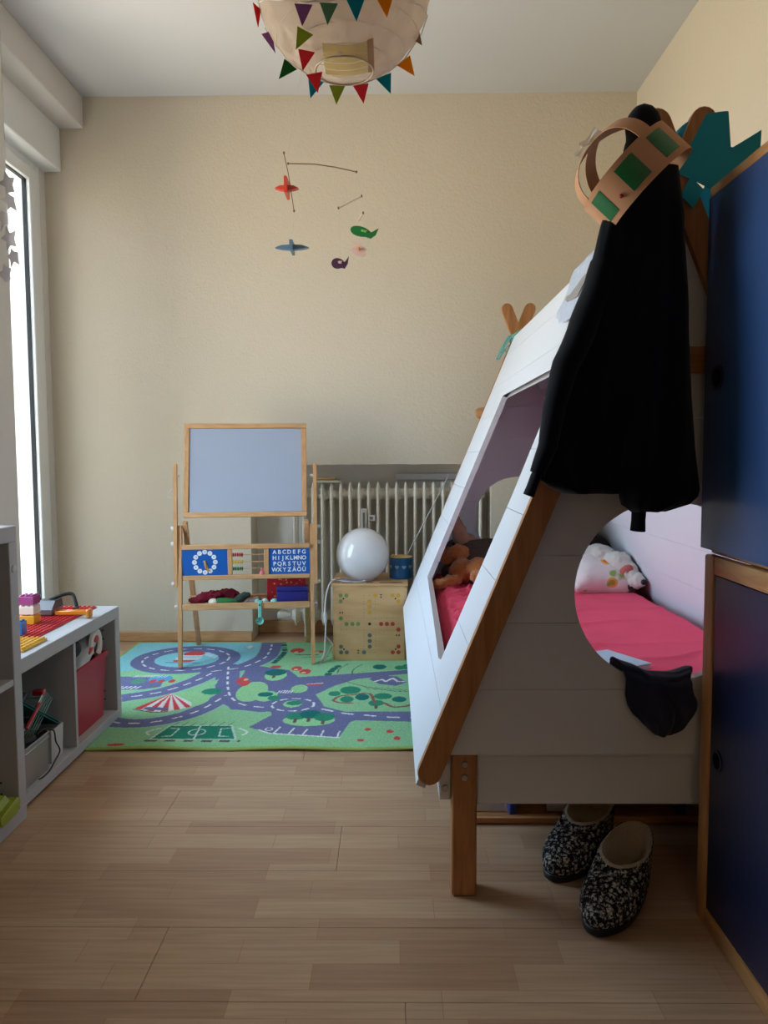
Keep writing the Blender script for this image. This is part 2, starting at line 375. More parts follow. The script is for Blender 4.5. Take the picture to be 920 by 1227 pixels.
# ================================================================= the tent bed
BX = .56                                       # centre line of the bed
SL = 2.45                                      # dz/dx of the tent sides
def side_x(z, k=.14): return (z - k) / SL      # outer face of the left side at height z
bed = thing('tent_bed', 'white and oak tent-shaped child bed with round hole in end panel', 'bed', (BX, 2.5, 0))
def plank_rows(v0, v1, extra=()):
    rows = sorted({v0, v1, *[e for e in extra if v0 < e < v1]})
    return rows
def panel_plank(name, v0, v1, Lf, Rf, hole, f, t0, t1, mats, parent, extra=(), dense=.012):
    """one horizontal plank between heights v0 and v1, cut by the outline and by a convex hole"""
    ks = {v0, v1, *[e for e in extra if v0 < e < v1]}
    n = max(2, int((v1 - v0) / dense)) if hole else 1
    ks |= {v0 + (v1 - v0) * i / n for i in range(n + 1)}
    ks = sorted(ks); g = G(); bm = g.bm
    def q(pts):
        a = [bm.verts.new(f(u, v, t0)) for u, v in pts]; b = [bm.verts.new(f(u, v, t1)) for u, v in pts]
        bm.faces.new(a); bm.faces.new(list(reversed(b)))
        return a, b
    def wall(p, r):
        bm.faces.new([bm.verts.new(f(*p, t0)), bm.verts.new(f(*r, t0)), bm.verts.new(f(*r, t1)), bm.verts.new(f(*p, t1))])
    cnt = 0
    for va, vb in zip(ks, ks[1:]):
        vm = (va + vb) / 2; h = hole(vm) if hole else None
        La, Lb, Ra, Rb = Lf(va), Lf(vb), Rf(va), Rf(vb)
        first, last = va == ks[0], vb == ks[-1]
        def piece(a0, a1, b1, b0):
            q([(a0, va), (a1, va), (b1, vb), (b0, vb)]); wall((a0, va), (b0, vb)); wall((a1, va), (b1, vb))
            if first: wall((a0, va), (a1, va))
            if last: wall((b0, vb), (b1, vb))
        if h is None:
            piece(La, Ra, Rb, Lb)
            if hole:
                ha, hb = hole(va), hole(vb)
        else:
            ha = hole(va) or (sum(h) / 2,) * 2; hb = hole(vb) or (sum(h) / 2,) * 2
            piece(La, ha[0], hb[0], Lb); piece(ha[1], Ra, Rb, hb[1])
    bmesh.ops.remove_doubles(bm, verts=bm.verts[:], dist=1e-5)
    left = set(bm.verts); isl = []
    while left:                                 # an interrupted plank is two pieces
        st = [left.pop()]; comp = set(st)
        while st:
            for e in st.pop().link_edges:
                for w_ in e.verts:
                    if w_ in left: left.discard(w_); comp.add(w_); st.append(w_)
        isl.append(comp)
    if len(isl) > 1:
        for comp in isl:
            g2 = G(); mp = {w_: g2.bm.verts.new(w_.co) for w_ in comp}
            for fc in bm.faces:
                if fc.verts[0] in comp: g2.bm.faces.new([mp[w_] for w_ in fc.verts])
            g2.done(name, mats, parent, smooth=False)
        bm.free(); return
    return g.done(name, mats, parent, smooth=False)
def circ(cx, cz, r):
    def h(z):
        d = r * r - (z - cz) ** 2
        return None if d <= 0 else (cx - math.sqrt(d), cx + math.sqrt(d))
    return h
TH = .020
# end panels: planks across, .139 high
for nm, y0, y1 in (('near', 1.557, 1.577), ('far', 3.420, 3.440)):
    h = circ(BX, .66, .188)
    zs = [.319 + .139 * i for i in range(8)] + [1.47]
    for a, b in zip(zs, zs[1:]):
        panel_plank('end_plank', a + .0005, b - .0005, lambda z: side_x(z) + .012, lambda z: 2 * BX - side_x(z) - .012, h,
                    lambda u, v, t: (u, t, v), y0, y1, M_whitebed, bed, extra=(.66 - .188, .66 + .188))
# sloping sides: planks run along the bed, left one with the big opening
OPEN = [(2.96, .472), (1.885, .425), (1.845, .84), (1.86, 1.165), (2.93, 1.165)]
def conv(poly):
    def h(z):
        xs = []
        for (a, b), (c, d) in zip(poly, poly[1:] + poly[:1]):
            if (b - z) * (d - z) <= 0 and b != d: xs.append(a + (c - a) * (z - b) / (d - b))
        return (min(xs), max(xs)) if len(xs) > 1 and max(xs) - min(xs) > 1e-6 else None
    return h
nrm = Vector((-SL, 0, 1)).normalized()
zs = [.255] + [.395 + .14 * i for i in range(8)] + [1.462]
for sgn in (-1, 1):
    for a, b in zip(zs, zs[1:]):
        def f(u, v, t, sgn=sgn):
            p = Vector((side_x(v), u, v)) - nrm * t
            return (p.x if sgn < 0 else 2 * BX - p.x, p.y, p.z)
        panel_plank('side_plank', a + .0005, b - .0005, lambda z: 1.5575, lambda z: 3.4395, conv(OPEN) if sgn < 0 else None,
                    f, 0, TH, M_whitebed, bed, extra=[p[1] for p in OPEN])
# beams with rounded ends
def rounded_bar(p, q, wd, y0, y1, name, mats, parent):
    p = Vector(p); q = Vector(q); d = (q - p).normalized(); n_ = Vector((-d.y, d.x)); pts = []
    for i in range(9):
        a = -PI / 2 + PI * i / 8; pts.append(q + d * (wd / 2 * math.cos(a)) + n_ * (wd / 2 * math.sin(a)))
    for i in range(9):
        a = PI / 2 + PI * i / 8; pts.append(p + d * (wd / 2 * math.cos(a)) + n_ * (wd / 2 * math.sin(a)))
    g = G(); e = .003
    sh = lambda off: [c + ((p + q) / 2 - c).normalized() * off for c in pts]
    g.rings([[(c.x, y0, c.y) for c in sh(e)], [(c.x, y0 + e, c.y) for c in pts], [(c.x, y1 - e, c.y) for c in pts], [(c.x, y1, c.y) for c in sh(e)]])
    return g.done(name, mats, parent, ang=30)
kb = .105                                      # centre line of a beam: z = kb + SL x
def bxz(z): return (z - kb) / SL
lo, hi = .287, 1.585
for y0, y1 in ((1.535, 1.557), (3.440, 3.462)):
    dk = 0 if y0 < 2 else .016
    rounded_bar((bxz(lo) + dk, lo), (bxz(hi) + dk * .4, hi), .049, y0, y1, 'beam', M_oak, bed)
    rounded_bar((2 * BX - bxz(lo) - dk, lo), (2 * BX - bxz(hi) - dk * .4, hi), .049, y0 + .0055, y1 + .006, 'beam', M_oak, bed)
    yy = (1.548, 1.566) if y0 < 2 else (3.434, 3.452)
rounded_bar((.396, 1.128), (2 * BX - .396, 1.128), .052, 3.4405, 3.458, 'crossbar', M_oakx, bed)
rounded_bar((.400, 1.128), (2 * BX - .400, 1.128), .052, 1.5436, 1.5568, 'crossbar', M_oakx, bed)
# legs, rails, base
for x0, x1 in ((.124, .177), (.943, .996)):
    for y0, y1, q in ((1.5775, 1.632, 1), (3.366, 3.4195, 0)):
        lg = G().box((x0, y0, .0005), (x1, y1, .335), .004).done('leg', M_oak, bed)
        if q and x0 < .5:
            for z in (.262, .291):
                bo = G().lathe([(.0075, 0), (.0075, .003), (.006, .0045)], (.151, y0, z), 12, M=Matrix.Rotation(R(90), 4, 'X')).done('bolt', M_steel, lg)
G().box((.1775, 1.590, .198), (.9425, 1.610, .319), .003).done('end_rail', M_whitebed, bed)
G().box((.1775, 3.385, .198), (.9425, 3.405, .319), .003).done('end_rail', M_whitebed, bed)
for x0, x1 in ((.098, .1238), (.9962, 1.022)):
    rl = G().box((x0, 1.596, .205), (x1, 3.41, .285), .003).done('side_rail', M_whitebed, bed)
    if x0 < .5: G().lathe([(.0075, 0), (.0075, .003), (.006, .0045)], (.111, 1.596, .232), 12, M=Matrix.Rotation(R(90), 4, 'X')).done('bolt', M_steel, rl)
for i in range(14):
    y = 1.66 + i * .128
    G().box((.15, y, .235), (.97, y + .07, .250), .002).done('bed_slat', M_beechx, bed)
# cord tied round the far crossing
M_mint = mat('mint_cord', s(112, 176, 168), .8, bump=.4, bscale=300, bdist=.001)
g = G()
cx, cz, cy = BX, kb + SL * BX, 3.451
for dz in (0, .010, .020):
    g.tube([(cx + .036 * math.cos(a), cy + .024 * math.sin(a), cz - .015 + dz + .020 * math.cos(a)) for a in [2 * PI * i / 20 for i in range(20)]], .0048, 8, loop=True)
for dx, l_ in ((-.012, .10), (.004, .075)):
    g.tube([(cx - .03 + dx, cy - .012, cz - .01), (cx - .050 + dx, cy - .018, cz - .4 * l_), (cx - .078 + dx, cy - .018, cz - .95 * l_), (cx - .088 + dx, cy - .018, cz - 1.15 * l_), (cx - .072 + dx, cy - .016, cz - 1.1 * l_), (cx - .05 + dx, cy - .014, cz - .7 * l_), (cx - .030 + dx, cy - .012, cz - .1)], .0042, 8)
tag(g.done('tie_cord', M_mint), 'mint green cord knotted around crossed bed poles at the wall', 'cord')

# mattress with red sheet
M_red = mat('raspberry_sheet', s(246, 92, 120), .9, .1, bump=.25, bscale=220, bdist=.0006, var=.05, vscale=9)
mt = thing('mattress', 'child mattress under raspberry red fitted sheet inside tent bed', 'mattress', (BX, 2.5, .250))
mx0, mx1, my0, my1, mz0, mz1 = .165, .958, 1.645, 3.375, .2505, .415
G().box((mx0 + .01, my0 + .01, mz0), (mx1 - .01, my1 - .01, .36), .02, seg=2).done('mattress_core', mat('ticking', s(220, 215, 205), .9), mt)
def sheet(u, v):
    x = mx0 + (mx1 - mx0) * u; y = my0 + (my1 - my0) * v
    ed = min(u * (mx1 - mx0), (1 - u) * (mx1 - mx0), v * (my1 - my0), (1 - v) * (my1 - my0))
    z = mz1 - .045 * max(0, 1 - ed / .035) ** 2
    wr = math.exp(-((x - .30) / .2) ** 2)                       # bunched up by the side opening
    a = y * 1.0 + .5 * x + .22 * fold((x, y, 0), 4) 
    ph = 42 * (.75 * y + 1.0 * x) + 5 * fold((x * 1.2, y * 1.2, 1), 5); ph2 = 46 * (y - 1.1 * x) + 5 * fold((x, y, 6), 6)
    z += wr * (.024 * (1 - abs(math.sin(ph))) ** 1.3 * (.6 + fold((x, y, 11), 6)) + .014 * (1 - abs(math.sin(ph2))) ** 2 + .012 * fold((x * 1.5, y * 2.6, 4), 8)) * min(1, ed / .04)
    z += (1 - wr) * (.0100 * (1 - abs(math.sin(15 * (y - .30 * (x - .5)) + 2.2 * fold((x, y, 7), 4)))) ** 3 * max(0, fold((x, y * .6, 5), 3) + .35) * 1.6 + .008 * fold((x, y, 2), 3.2)) * min(1, ed / .03)
    return (x, y, z)
g = G().sheet(sheet, 130, 230)
def skirt(t, v):
    t = t * 4; k = int(t) % 4; u = t - int(t)
    c = [(mx0, my0), (mx1, my0), (mx1, my1), (mx0, my1)]; p, q = c[k], c[(k + 1) % 4]
    return (p[0] + (q[0] - p[0]) * u, p[1] + (q[1] - p[1]) * u, mz1 - .045 - v * (mz1 - .045 - mz0 - .005))
g.sheet(skirt, 80, 6, closeu=True)
g.done('fitted_sheet', M_red, mt, ang=80)
# ================================================================= soft things in and on the bed
def wrinkle(o, amp, fr, amp2=0, fr2=0, k=0.0):
    me = o.data; me.update()
    ns = [v.normal.copy() for v in me.vertices]
    for v, n_ in zip(me.vertices, ns):
        v.co += n_ * (amp * fold(v.co, fr, k) + (amp2 * fold(v.co, fr2, k + 3) if amp2 else 0))
    return o
def cushion(name, loc, sx, sy, th, rot, mats, label, cat, k=0.0, wr=.006):
    """pillow shape lying in its own x-y plane"""
    g = G(); n = 28
    def top(sg):
        def f(u, v):
            a, b = 2 * u - 1, 2 * v - 1
            e = (1 - abs(a) ** 3.2) * (1 - abs(b) ** 3.2)
            pin = 1 - .10 * (1 - abs(a)) ** 2 * abs(b) ** 4
            pin2 = 1 - .10 * (1 - abs(b)) ** 2 * abs(a) ** 4
            return Vector((a * sx / 2 * pin2, b * sy / 2 * pin, sg * th / 2 * max(0, e) ** .5 + wr * fold((a * 2, b * 2, sg), 1.6, k)))
        return f
    g.sheet(top(1), n, n); g.sheet(top(-1), n, n)
    bmesh.ops.remove_doubles(g.bm, verts=g.bm.verts[:], dist=.0125)
    o = g.done(name, mats, None, local=True, ang=80); o.location = loc; o.rotation_euler = rot
    return tag(o, label, cat)
M_floral = bpy.data.materials.new('floral_cotton'); M_floral.use_nodes = True
n = M_floral.node_tree; L = n.links; b = n.nodes['Principled BSDF']; b.inputs['Roughness'].default_value = .9
t = n.nodes.new('ShaderNodeTexCoord'); v = n.nodes.new('ShaderNodeTexVoronoi'); v.inputs['Scale'].default_value = 15
L.new(t.outputs['Object'], v.inputs['Vector'])
cr = n.nodes.new('ShaderNodeValToRGB'); cr.color_ramp.interpolation = 'CONSTANT'
for i, (p, c) in enumerate([(0, s(225, 120, 40)), (.20, s(240, 178, 90)), (.33, s(238, 226, 220)), (.45, s(236, 222, 218))]):
    e = cr.color_ramp.elements[i] if i < 2 else cr.color_ramp.elements.new(p)
    e.position = p; e.color = c
L.new(v.outputs['Distance'], cr.inputs[0])
v2 = n.nodes.new('ShaderNodeTexNoise'); v2.inputs['Scale'].default_value = 9; L.new(t.outputs['Object'], v2.inputs['Vector'])
c2 = n.nodes.new('ShaderNodeValToRGB'); c2.color_ramp.elements[0].position = .60; c2.color_ramp.elements[1].position = .63; L.new(v2.outputs['Fac'], c2.inputs[0])
mx = n.nodes.new('ShaderNodeMix'); mx.data_type = 'RGBA'; mx.inputs[7].default_value = s(140, 175, 80)
L.new(c2.outputs[0], mx.inputs[0]); L.new(cr.outputs[0], mx.inputs[6]); L.new(mx.outputs[2], b.inputs['Base Color'])
cushion('flower_cushion', (.800, 3.00, .475), .24, .22, .13, (R(24), R(4), R(8)), M_floral, 'white cushion printed with orange flowers on red sheet', 'cushion', 1)
M_tweed = mat('dark_tweed', s(122, 108, 98), .95, .1, bump=.6, bscale=180, bdist=.003, col2=s(44, 38, 38), vscale=160)
cushion('grey_pillow', (.455, 3.16, .495), .38, .26, .13, (R(36), R(0), R(6)), M_tweed, 'dark grey woven pillow beside the brown teddy', 'cushion', 2)
M_brownb = mat('dark_brown_fleece', s(58, 42, 38), .95, .1, bump=.5, bscale=120, bdist=.003, sheen=.3)
o = G()
for c_, r_ in [((.80, 3.22, .455), (.16, .13, .06)), ((.86, 3.12, .47), (.10, .10, .07)), ((.74, 3.28, .53), (.13, .08, .10)), ((.84, 3.28, .50), (.10, .08, .12)), ((.915, 3.02, .44), (.05, .12, .045)), ((.70, 3.2, .46), (.08, .1, .07))]:
    o.ell(c_, r_)
o = blobby(o.done('brown_blanket', M_brownb), .012, 5); wrinkle(o, .012, 14, .006, 35)
tag(o, 'crumpled dark brown blanket heaped at the far end of bed', 'blanket')
# white toy dog lying on its side
M_wplush = mat('white_plush', s(222, 214, 202), .95, .1, bump=.8, bscale=240, bdist=.004, sheen=.4, var=.08, vscale=40)
M_pink = mat('pink_felt', s(196, 110, 104), .9, .1, bump=.3, bscale=200)
dog = thing('toy_dog', 'white plush dog with pink ear and black nose lying on bed', 'toy', (.88, 2.98, .43))
g = G()
for c_, r_, ro in [((.880, 2.985, .515), (.060, .055, .050), None), ((.925, 2.925, .462), (.034, .055, .034), (0, 0, .5)), ((.82, 3.06, .535), (.075, .075, .05), None), ((.76, 3.10, .53), (.05, .06, .045), None), ((.905, 2.955, .49), (.042, .05, .042), (0, 0, .4)), ((.92, 3.03, .47), (.03, .06, .035), None)]:
    g.ell(c_, r_, ro)
d = blobby(g.done('body', M_wplush, dog), .007, 4); wrinkle(d, .006, 70, .003, 160)
G().ell((.947, 2.874, .462), (.013, .011, .011), None, u=12, v=8).done('nose', M_black, dog)
G().ell((.893, 2.925, .492), (.024, .012, .036), (R(20), R(28), 0), u=14, v=10).done('ear', M_pink, dog)
d = blobby(G().ell((.70, 3.24, .60), (.05, .045, .035)).ell((.735, 3.235, .615), (.025, .025, .03)).ell((.66, 3.22, .585), (.035, .03, .022)).done('plush_lamb', M_wplush), .007, 3)
tag(d, 'small white plush toy on top of the dark brown blanket', 'toy')
# brown teddy with sprawled legs, beige cloth, by the side opening
M_tan = mat('ginger_plush', s(196, 124, 68), .95, .1, bump=.9, bscale=190, bdist=.005, sheen=.4, var=.12, vscale=30)
g = G()
for c_, r_, ro in [((.285, 3.07, .475), (.06, .055, .05), None), ((.335, 3.03, .50), (.05, .045, .035), (0, -.3, .3)), ((.23, 3.00, .447), (.052, .026, .024), (0, 0, .5)), ((.185, 2.970, .440), (.030, .024, .022), None), ((.345, 2.98, .465), (.05, .03, .028), (0, .2, .4)), ((.27, 3.12, .545), (.045, .04, .035), None), ((.235, 3.13, .53), (.035, .02, .045), (0, .5, 0)), ((.385, 2.99, .475), (.028, .026, .026), None)]:
    g.ell(c_, r_, ro)
d = blobby(g.done('teddy_bear', M_tan), .007, 3); wrinkle(d, .007, 75, .004, 170)
tag(d, 'ginger brown teddy bear sprawled on the red sheet', 'toy')
M_beige = mat('beige_cloth', s(172, 138, 116), .9, .1, bump=.3, bscale=160)
M_greyfl = mat('grey_fleece', s(120, 110, 108), .95, .1, bump=.5, bscale=150, bdist=.003, var=.1)
g = G()
for c_, r_, ro in [((.33, 3.22, .56), (.10, .030, .04), (0, .75, 0)), ((.275, 3.2, .63), (.035, .025, .075), (0, -.3, 0)), ((.39, 3.18, .52), (.05, .03, .035), (0, .3, 0))]:
    g.ell(c_, r_, ro)
d = blobby(g.done('beige_cloth', M_beige), .008, 3); wrinkle(d, .010, 26, .004, 60)
tag(d, 'crumpled beige cloth draped behind the ginger teddy bear', 'cloth')
g = G()
for c_, r_, ro in [((.29, 3.29, .50), (.07, .06, .09), None), ((.255, 3.2, .45), (.045, .07, .05), None), ((.30, 3.3, .48), (.08, .06, .08), None), ((.55, 3.345, .60), (.09, .03, .06), None), ((.55, 3.345, .52), (.10, .03, .10), None)]:
    g.ell(c_, r_, ro)
d = blobby(g.done('grey_blanket', M_greyfl), .012, 3); wrinkle(d, .012, 18, .005, 45)
tag(d, 'soft grey blanket bunched in the far corner of bed', 'blanket')
# picture book and paper just inside the round hole
bk = thing('picture_book', 'thin white and blue picture book on red sheet', 'book', (.535, 1.86, .427), R(28))
G().box((-.06, -.075, .001), (.06, .075, .004), .0008).done('cover', mat('pale_blue_card', s(196, 214, 232), .5), bk, local=True)
G().box((-.058, -.073, .004), (.056, .073, .011), .0005).done('pages', mat('paper', s(235, 232, 226), .9), bk, local=True)
G().box((-.06, -.075, .011), (.06, .075, .0135), .0008).done('cover', MATS['pale_blue_card'], bk, local=True)
# navy garment thrown over the rim of the round hole
M_navy = mat('navy_jersey', s(44, 48, 68), .9, .15, bump=.35, bscale=260, bdist=.001, sheen=.2, var=.1, vscale=14)
g = G()
def gar(u, v):                                  # v runs from inside the bed over the rim and down the outside
    dn = max(0, (v - .42) / .58)                # 0 at the rim, 1 at the hem
    xl = .458 + .030 * dn ** 1.6 + .012 * dn; xr = .614 - .008 * dn - .016 * max(0, dn - .7)
    x = xl + (xr - xl) * u
    rim = .66 - math.sqrt(max(.0, .188 ** 2 - (x - BX) ** 2))
    path = [(1.70, -.050), (1.64, -.030), (1.590, .012), (1.566, .020), (1.548, .014), (1.536, -.010), (1.530, -.040), (1.530, -.075), (1.534, -.105)]
    q = v * (len(path) - 1); i = min(int(q), len(path) - 2); fr = q - i
    y = path[i][0] * (1 - fr) + path[i + 1][0] * fr; z = path[i][1] * (1 - fr) + path[i + 1][1] * fr
    base = rim * (1 - min(1, dn * 1.3)) + .482 * min(1, dn * 1.3)
    z += -.006 * dn * math.sin(PI * u) + .020 * max(0, dn - .45) * (abs(2 * u - 1) ** 3) * 2 + .007 * fold((u * 3, v * 3, 3), 1.5)
    bulge = math.sin(PI * min(1, max(0, u))) ** .5
    y -= dn * .010 * bulge + min(1, dn * 2) * .010 * (math.sin(11 * u + 4 * v + 3 * fold((u * 2, v * 2, 0), 2)) + .9 * fold((u * 5, v * 4, 9), 1.6)) * bulge
    y = min(y, 1.531) if dn > .25 else y
    return (x + .006 * math.sin(14 * v + 3 * u), y, base + z)
g.sheet(gar, 60, 70)
o = g.done('navy_shirt', M_navy, ang=80)
o = modded(o, ('SOLIDIFY', dict(thickness=.006, offset=0)), ('SMOOTH', dict(factor=.5, iterations=2)))
tag(o, 'crumpled navy shirt hanging over the round hole of the bed', 'clothing')
# grey shirt on the ridge
M_greys = mat('grey_marl', s(190, 197, 210), .9, .15, bump=.5, bscale=130, bdist=.002, var=.12, vscale=60)
M_greyd = mat('grey_lining', s(150, 146, 140), .9, .15)
gs = thing('grey_shirt', 'light grey crumpled shirt lying over the ridge of bed', 'clothing', (.5, 2.0, 1.3))
def shirt(u, v):                                # u along the ridge, v from the right side over the ridge and down the left
    y = 1.66 + .60 * u + .03 * math.sin(6 * v + 2)
    drop = .215 + .035 * math.sin(4 * u + 2.2) + .020 * fold((u * 4, 0, 2), 1.3) - .09 * max(0, u - .8) / .2 - .03 * max(0, .2 - u) / .2
    w_ = (v - .35) / .65
    if w_ >= 0:
        z = 1.482 - drop * w_; x = side_x(z) - .006 - .003 * w_; sg = -1
    else:
        z = 1.482 + .18 * w_; x = 2 * BX - side_x(z) + .010; sg = 1
    t_ = min(1, abs(w_) / .10); x = BX * (1 - t_) + x * t_; z += .012 * (1 - t_)
    cr_ = (.5 + fold((y * 3, w_ * 1.4, 3), 2.2)) * .010 + .007 * (.5 + .5 * math.sin(26 * u + 5 * w_ + 3 * fold((u * 2, w_, 0), 2)))
    return (x + sg * cr_ * (1 - .85 * max(0, w_) ** 3), y + .02 * fold((u * 3, w_ * 3, 5), 1), z + .003 * fold((u * 5, w_ * 4, 8), 1))
o = G().sheet(shirt, 90, 60).done('body', M_greys, gs, ang=80)
def lining(u, v):
    p = shirt(.56 + .30 * u, .60 + .30 * u * .5 + .22 * v * (1 - .85 * u)); return (p[0] - .003, p[1], p[2])
G().sheet(lining, 20, 16).done('neck_lining', M_greyd, gs, ang=80)
# ================================================================= blue cabinets at the right
M_blue = mat('blue_lacquer', s(46, 80, 132), .36, .5, var=.05, vscale=3, coat=.25)
M_bluein = mat('dark_recess', s(8, 10, 18), .7)
WX, WY0, WY1 = .62, .50, 1.523
cab = thing('lower_cabinet', 'low cabinet with blue door darkened for shade in a pine frame on floor', 'cabinet', (.9, 1.0, 0))
G().box((WX + .02, WY0 + .01, .002), (XR - .02, WY1 - .004, .722), .003).done('body', M_piney, cab)
G().box((WX, WY1 - .042, .0), (WX + .02, WY1, .744), .005, seg=2).done('stile', M_pine, cab)
G().box((WX, WY0, .0), (WX + .02, WY0 + .042, .744), .005, seg=2).done('stile', M_pine, cab)
G().box((WX + .001, WY0 + .042, .708), (WX + .02, WY1 - .042, .744), .004, seg=2).done('top_rail', M_piney, cab)
G().box((WX + .001, WY0 + .042, .0), (WX + .02, WY1 - .042, .036), .004, seg=2).done('bottom_rail', M_piney, cab)
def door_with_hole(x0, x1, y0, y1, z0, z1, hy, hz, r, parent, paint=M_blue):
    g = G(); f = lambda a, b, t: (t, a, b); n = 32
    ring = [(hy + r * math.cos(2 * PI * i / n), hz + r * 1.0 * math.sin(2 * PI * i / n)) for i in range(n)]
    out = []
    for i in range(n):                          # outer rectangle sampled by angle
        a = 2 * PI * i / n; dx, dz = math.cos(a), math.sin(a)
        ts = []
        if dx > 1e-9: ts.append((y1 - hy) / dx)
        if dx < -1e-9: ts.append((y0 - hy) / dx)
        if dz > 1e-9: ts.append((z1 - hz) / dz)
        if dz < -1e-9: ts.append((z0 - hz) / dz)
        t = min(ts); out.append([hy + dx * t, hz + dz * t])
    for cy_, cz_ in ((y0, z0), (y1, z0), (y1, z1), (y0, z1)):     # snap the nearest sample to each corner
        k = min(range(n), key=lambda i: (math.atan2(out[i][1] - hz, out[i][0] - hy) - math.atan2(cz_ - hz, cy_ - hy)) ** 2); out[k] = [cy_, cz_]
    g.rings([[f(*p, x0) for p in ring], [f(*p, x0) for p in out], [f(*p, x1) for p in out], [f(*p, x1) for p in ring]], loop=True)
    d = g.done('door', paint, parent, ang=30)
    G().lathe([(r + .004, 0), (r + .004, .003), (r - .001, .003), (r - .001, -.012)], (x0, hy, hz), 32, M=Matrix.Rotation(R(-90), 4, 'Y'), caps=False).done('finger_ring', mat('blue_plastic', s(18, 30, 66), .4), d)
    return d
door_with_hole(WX + .004, WX + .019, WY0 + .044, WY1 - .044, .038, .706, 1.445, .352, .017, cab, mat('shaded_blue_lacquer', s(24, 34, 68), .36, .5, var=.05, vscale=3, coat=.2))  # same blue as the upper door, with its shade put into the colour
for z in (.60,): pass
up = thing('upper_cabinet', 'tall glossy blue cabinet standing on the pine-framed low cabinet', 'cabinet', (.9, 1.0, .745))
G().box((WX + .012, WY0 + .01, .7452), (XR - .02, WY1 - .002, .7600), .003).done('base_rail', M_piney, up)
G().box((WX + .014, WY0 + .012, .7600), (XR - .02, WY1 - .004, 1.428), .002).done('body', M_blue, up)
door_with_hole(WX - .008, WX + .012, WY0, WY1, .757, 1.430, 1.462, 1.085, .020, up)
G().box((WX - .008, WY0, 1.4305), (XR - .02, WY1 - .001, 1.450), .003, seg=2).done('top_board', M_piney, up)

# ================================================================= dark cardigan hanging on the pole end
M_knit = mat('black_navy_knit', s(20, 21, 28), .95, .08, bump=.3, bscale=380, bdist=.001, sheen=.12, var=.15, vscale=12)
sw = thing('dark_cardigan', 'black navy hooded cardigan hanging from the crossed bed poles', 'clothing', (.45, 1.5, .86))
def drape(name, lv, parent, n=56, amp=.008, k=0.0, fq=5):
    """lv: (z, x_left, x_right, y_centre, half_depth)"""
    g = G(); rg = []
    zs_ = np.linspace(lv[0][0], lv[-1][0], 46); L_ = np.array(lv)
    o_ = np.argsort(L_[:, 0]); L_ = L_[o_]
    for z in zs_:
        xl, xr, yc, dp = [float(np.interp(z, L_[:, 0], L_[:, i])) for i in (1, 2, 3, 4)]
        dn = (lv[0][0] - z) / (lv[0][0] - lv[-1][0])
        ring = []
        for i in range(n):
            a = 2 * PI * i / n
            ca, sa = math.cos(a), math.sin(a)
            x = (xl + xr) / 2 + (xr - xl) / 2 * math.copysign(abs(ca) ** .8, ca); yy = yc + dp * math.copysign(abs(sa) ** .9, sa)
            if sa < 0: yy -= amp * dn * (math.sin(fq * PI * (x - xl) / (xr - xl) + k + 3 * dn * fold((x, z, k), 5)) + .8 * fold((x * 3, z, k), 6)) * (abs(sa) ** .5)
            ring.append((x + .003 * fold((z, i * .2, k), 12), min(yy, 1.5335), z))
        rg.append(ring)
    g.rings(rg)
    return g.done(name, M_knit, parent, ang=70)
drape('body', [(1.47, .435, .530, 1.49, .03), (1.43, .412, .536, 1.49, .034), (1.35, .390, .543, 1.49, .036), (1.25, .368, .549, 1.488, .036), (1.10, .330, .556, 1.487, .036), (.98, .300, .566, 1.487, .034), (.895, .283, .578, 1.486, .032), (.872, .310, .582, 1.486, .028), (.866, .330, .582, 1.488, .022)], sw, k=1, fq=7)
drape('front_panel', [(1.475, .480, .534, 1.480, .016), (1.40, .475, .540, 1.468, .020), (1.25, .455, .551, 1.462, .022), (1.05, .440, .560, 1.459, .024), (.93, .433, .574, 1.458, .024), (.865, .430, .584, 1.458, .022), (.842, .437, .560, 1.460, .016), (.832, .455, .520, 1.462, .010)], sw, k=4, fq=4)
# hood folded over the pole end
g = G()
for c_, r_ in [((.478, 1.508, 1.555), (.036, .026, .048)), ((.478, 1.500, 1.50), (.042, .030, .06)), ((.480, 1.500, 1.44), (.050, .032, .06))]: g.ell(c_, r_)
h_ = blobby(g.done('hood', M_knit, sw), .007, 5)
def sleeve(pts, rr, name, cuff, k):
    g = G(); P_ = [Vector(p) for p in pts]; fine = []; fr = []
    for i in range(len(P_) - 1):
        for q in range(6):
            t = q / 6; fine.append(P_[i].lerp(P_[i + 1], t)); fr.append(rr[i] * (1 - t) + rr[i + 1] * t)
    fine.append(P_[-1]); fr.append(rr[-1])
    fine = [p + Vector((.004 * fold(p, 18, k), .003 * fold(p, 22, k), 0)) for p in fine]
    g.tube(fine, fr, 18, flat=.75); o = g.done(name, M_knit, sw, ang=70)
    e, d = fine[-1], (fine[-1] - fine[-3]).normalized()
    G().tube([e - d * .004, e + d * .006, e + d * cuff * .6, e + d * cuff], [fr[-1] * .8, fr[-1] * .92, fr[-1] * .88, fr[-1] * .95], 18, flat=.6).done('cuff', M_knit, o)
sleeve([(.405, 1.490, 1.30), (.370, 1.482, 1.20), (.330, 1.478, 1.11), (.312, 1.476, 1.03), (.300, 1.474, .96), (.278, 1.474, .905)], [.036, .038, .034, .029, .025, .019], 'sleeve', .045, 2)
sleeve([(.50, 1.488, 1.10), (.49, 1.490, 1.0), (.478, 1.490, .90), (.476, 1.488, .845)], [.03, .028, .026, .0235], 'sleeve', .052, 7)

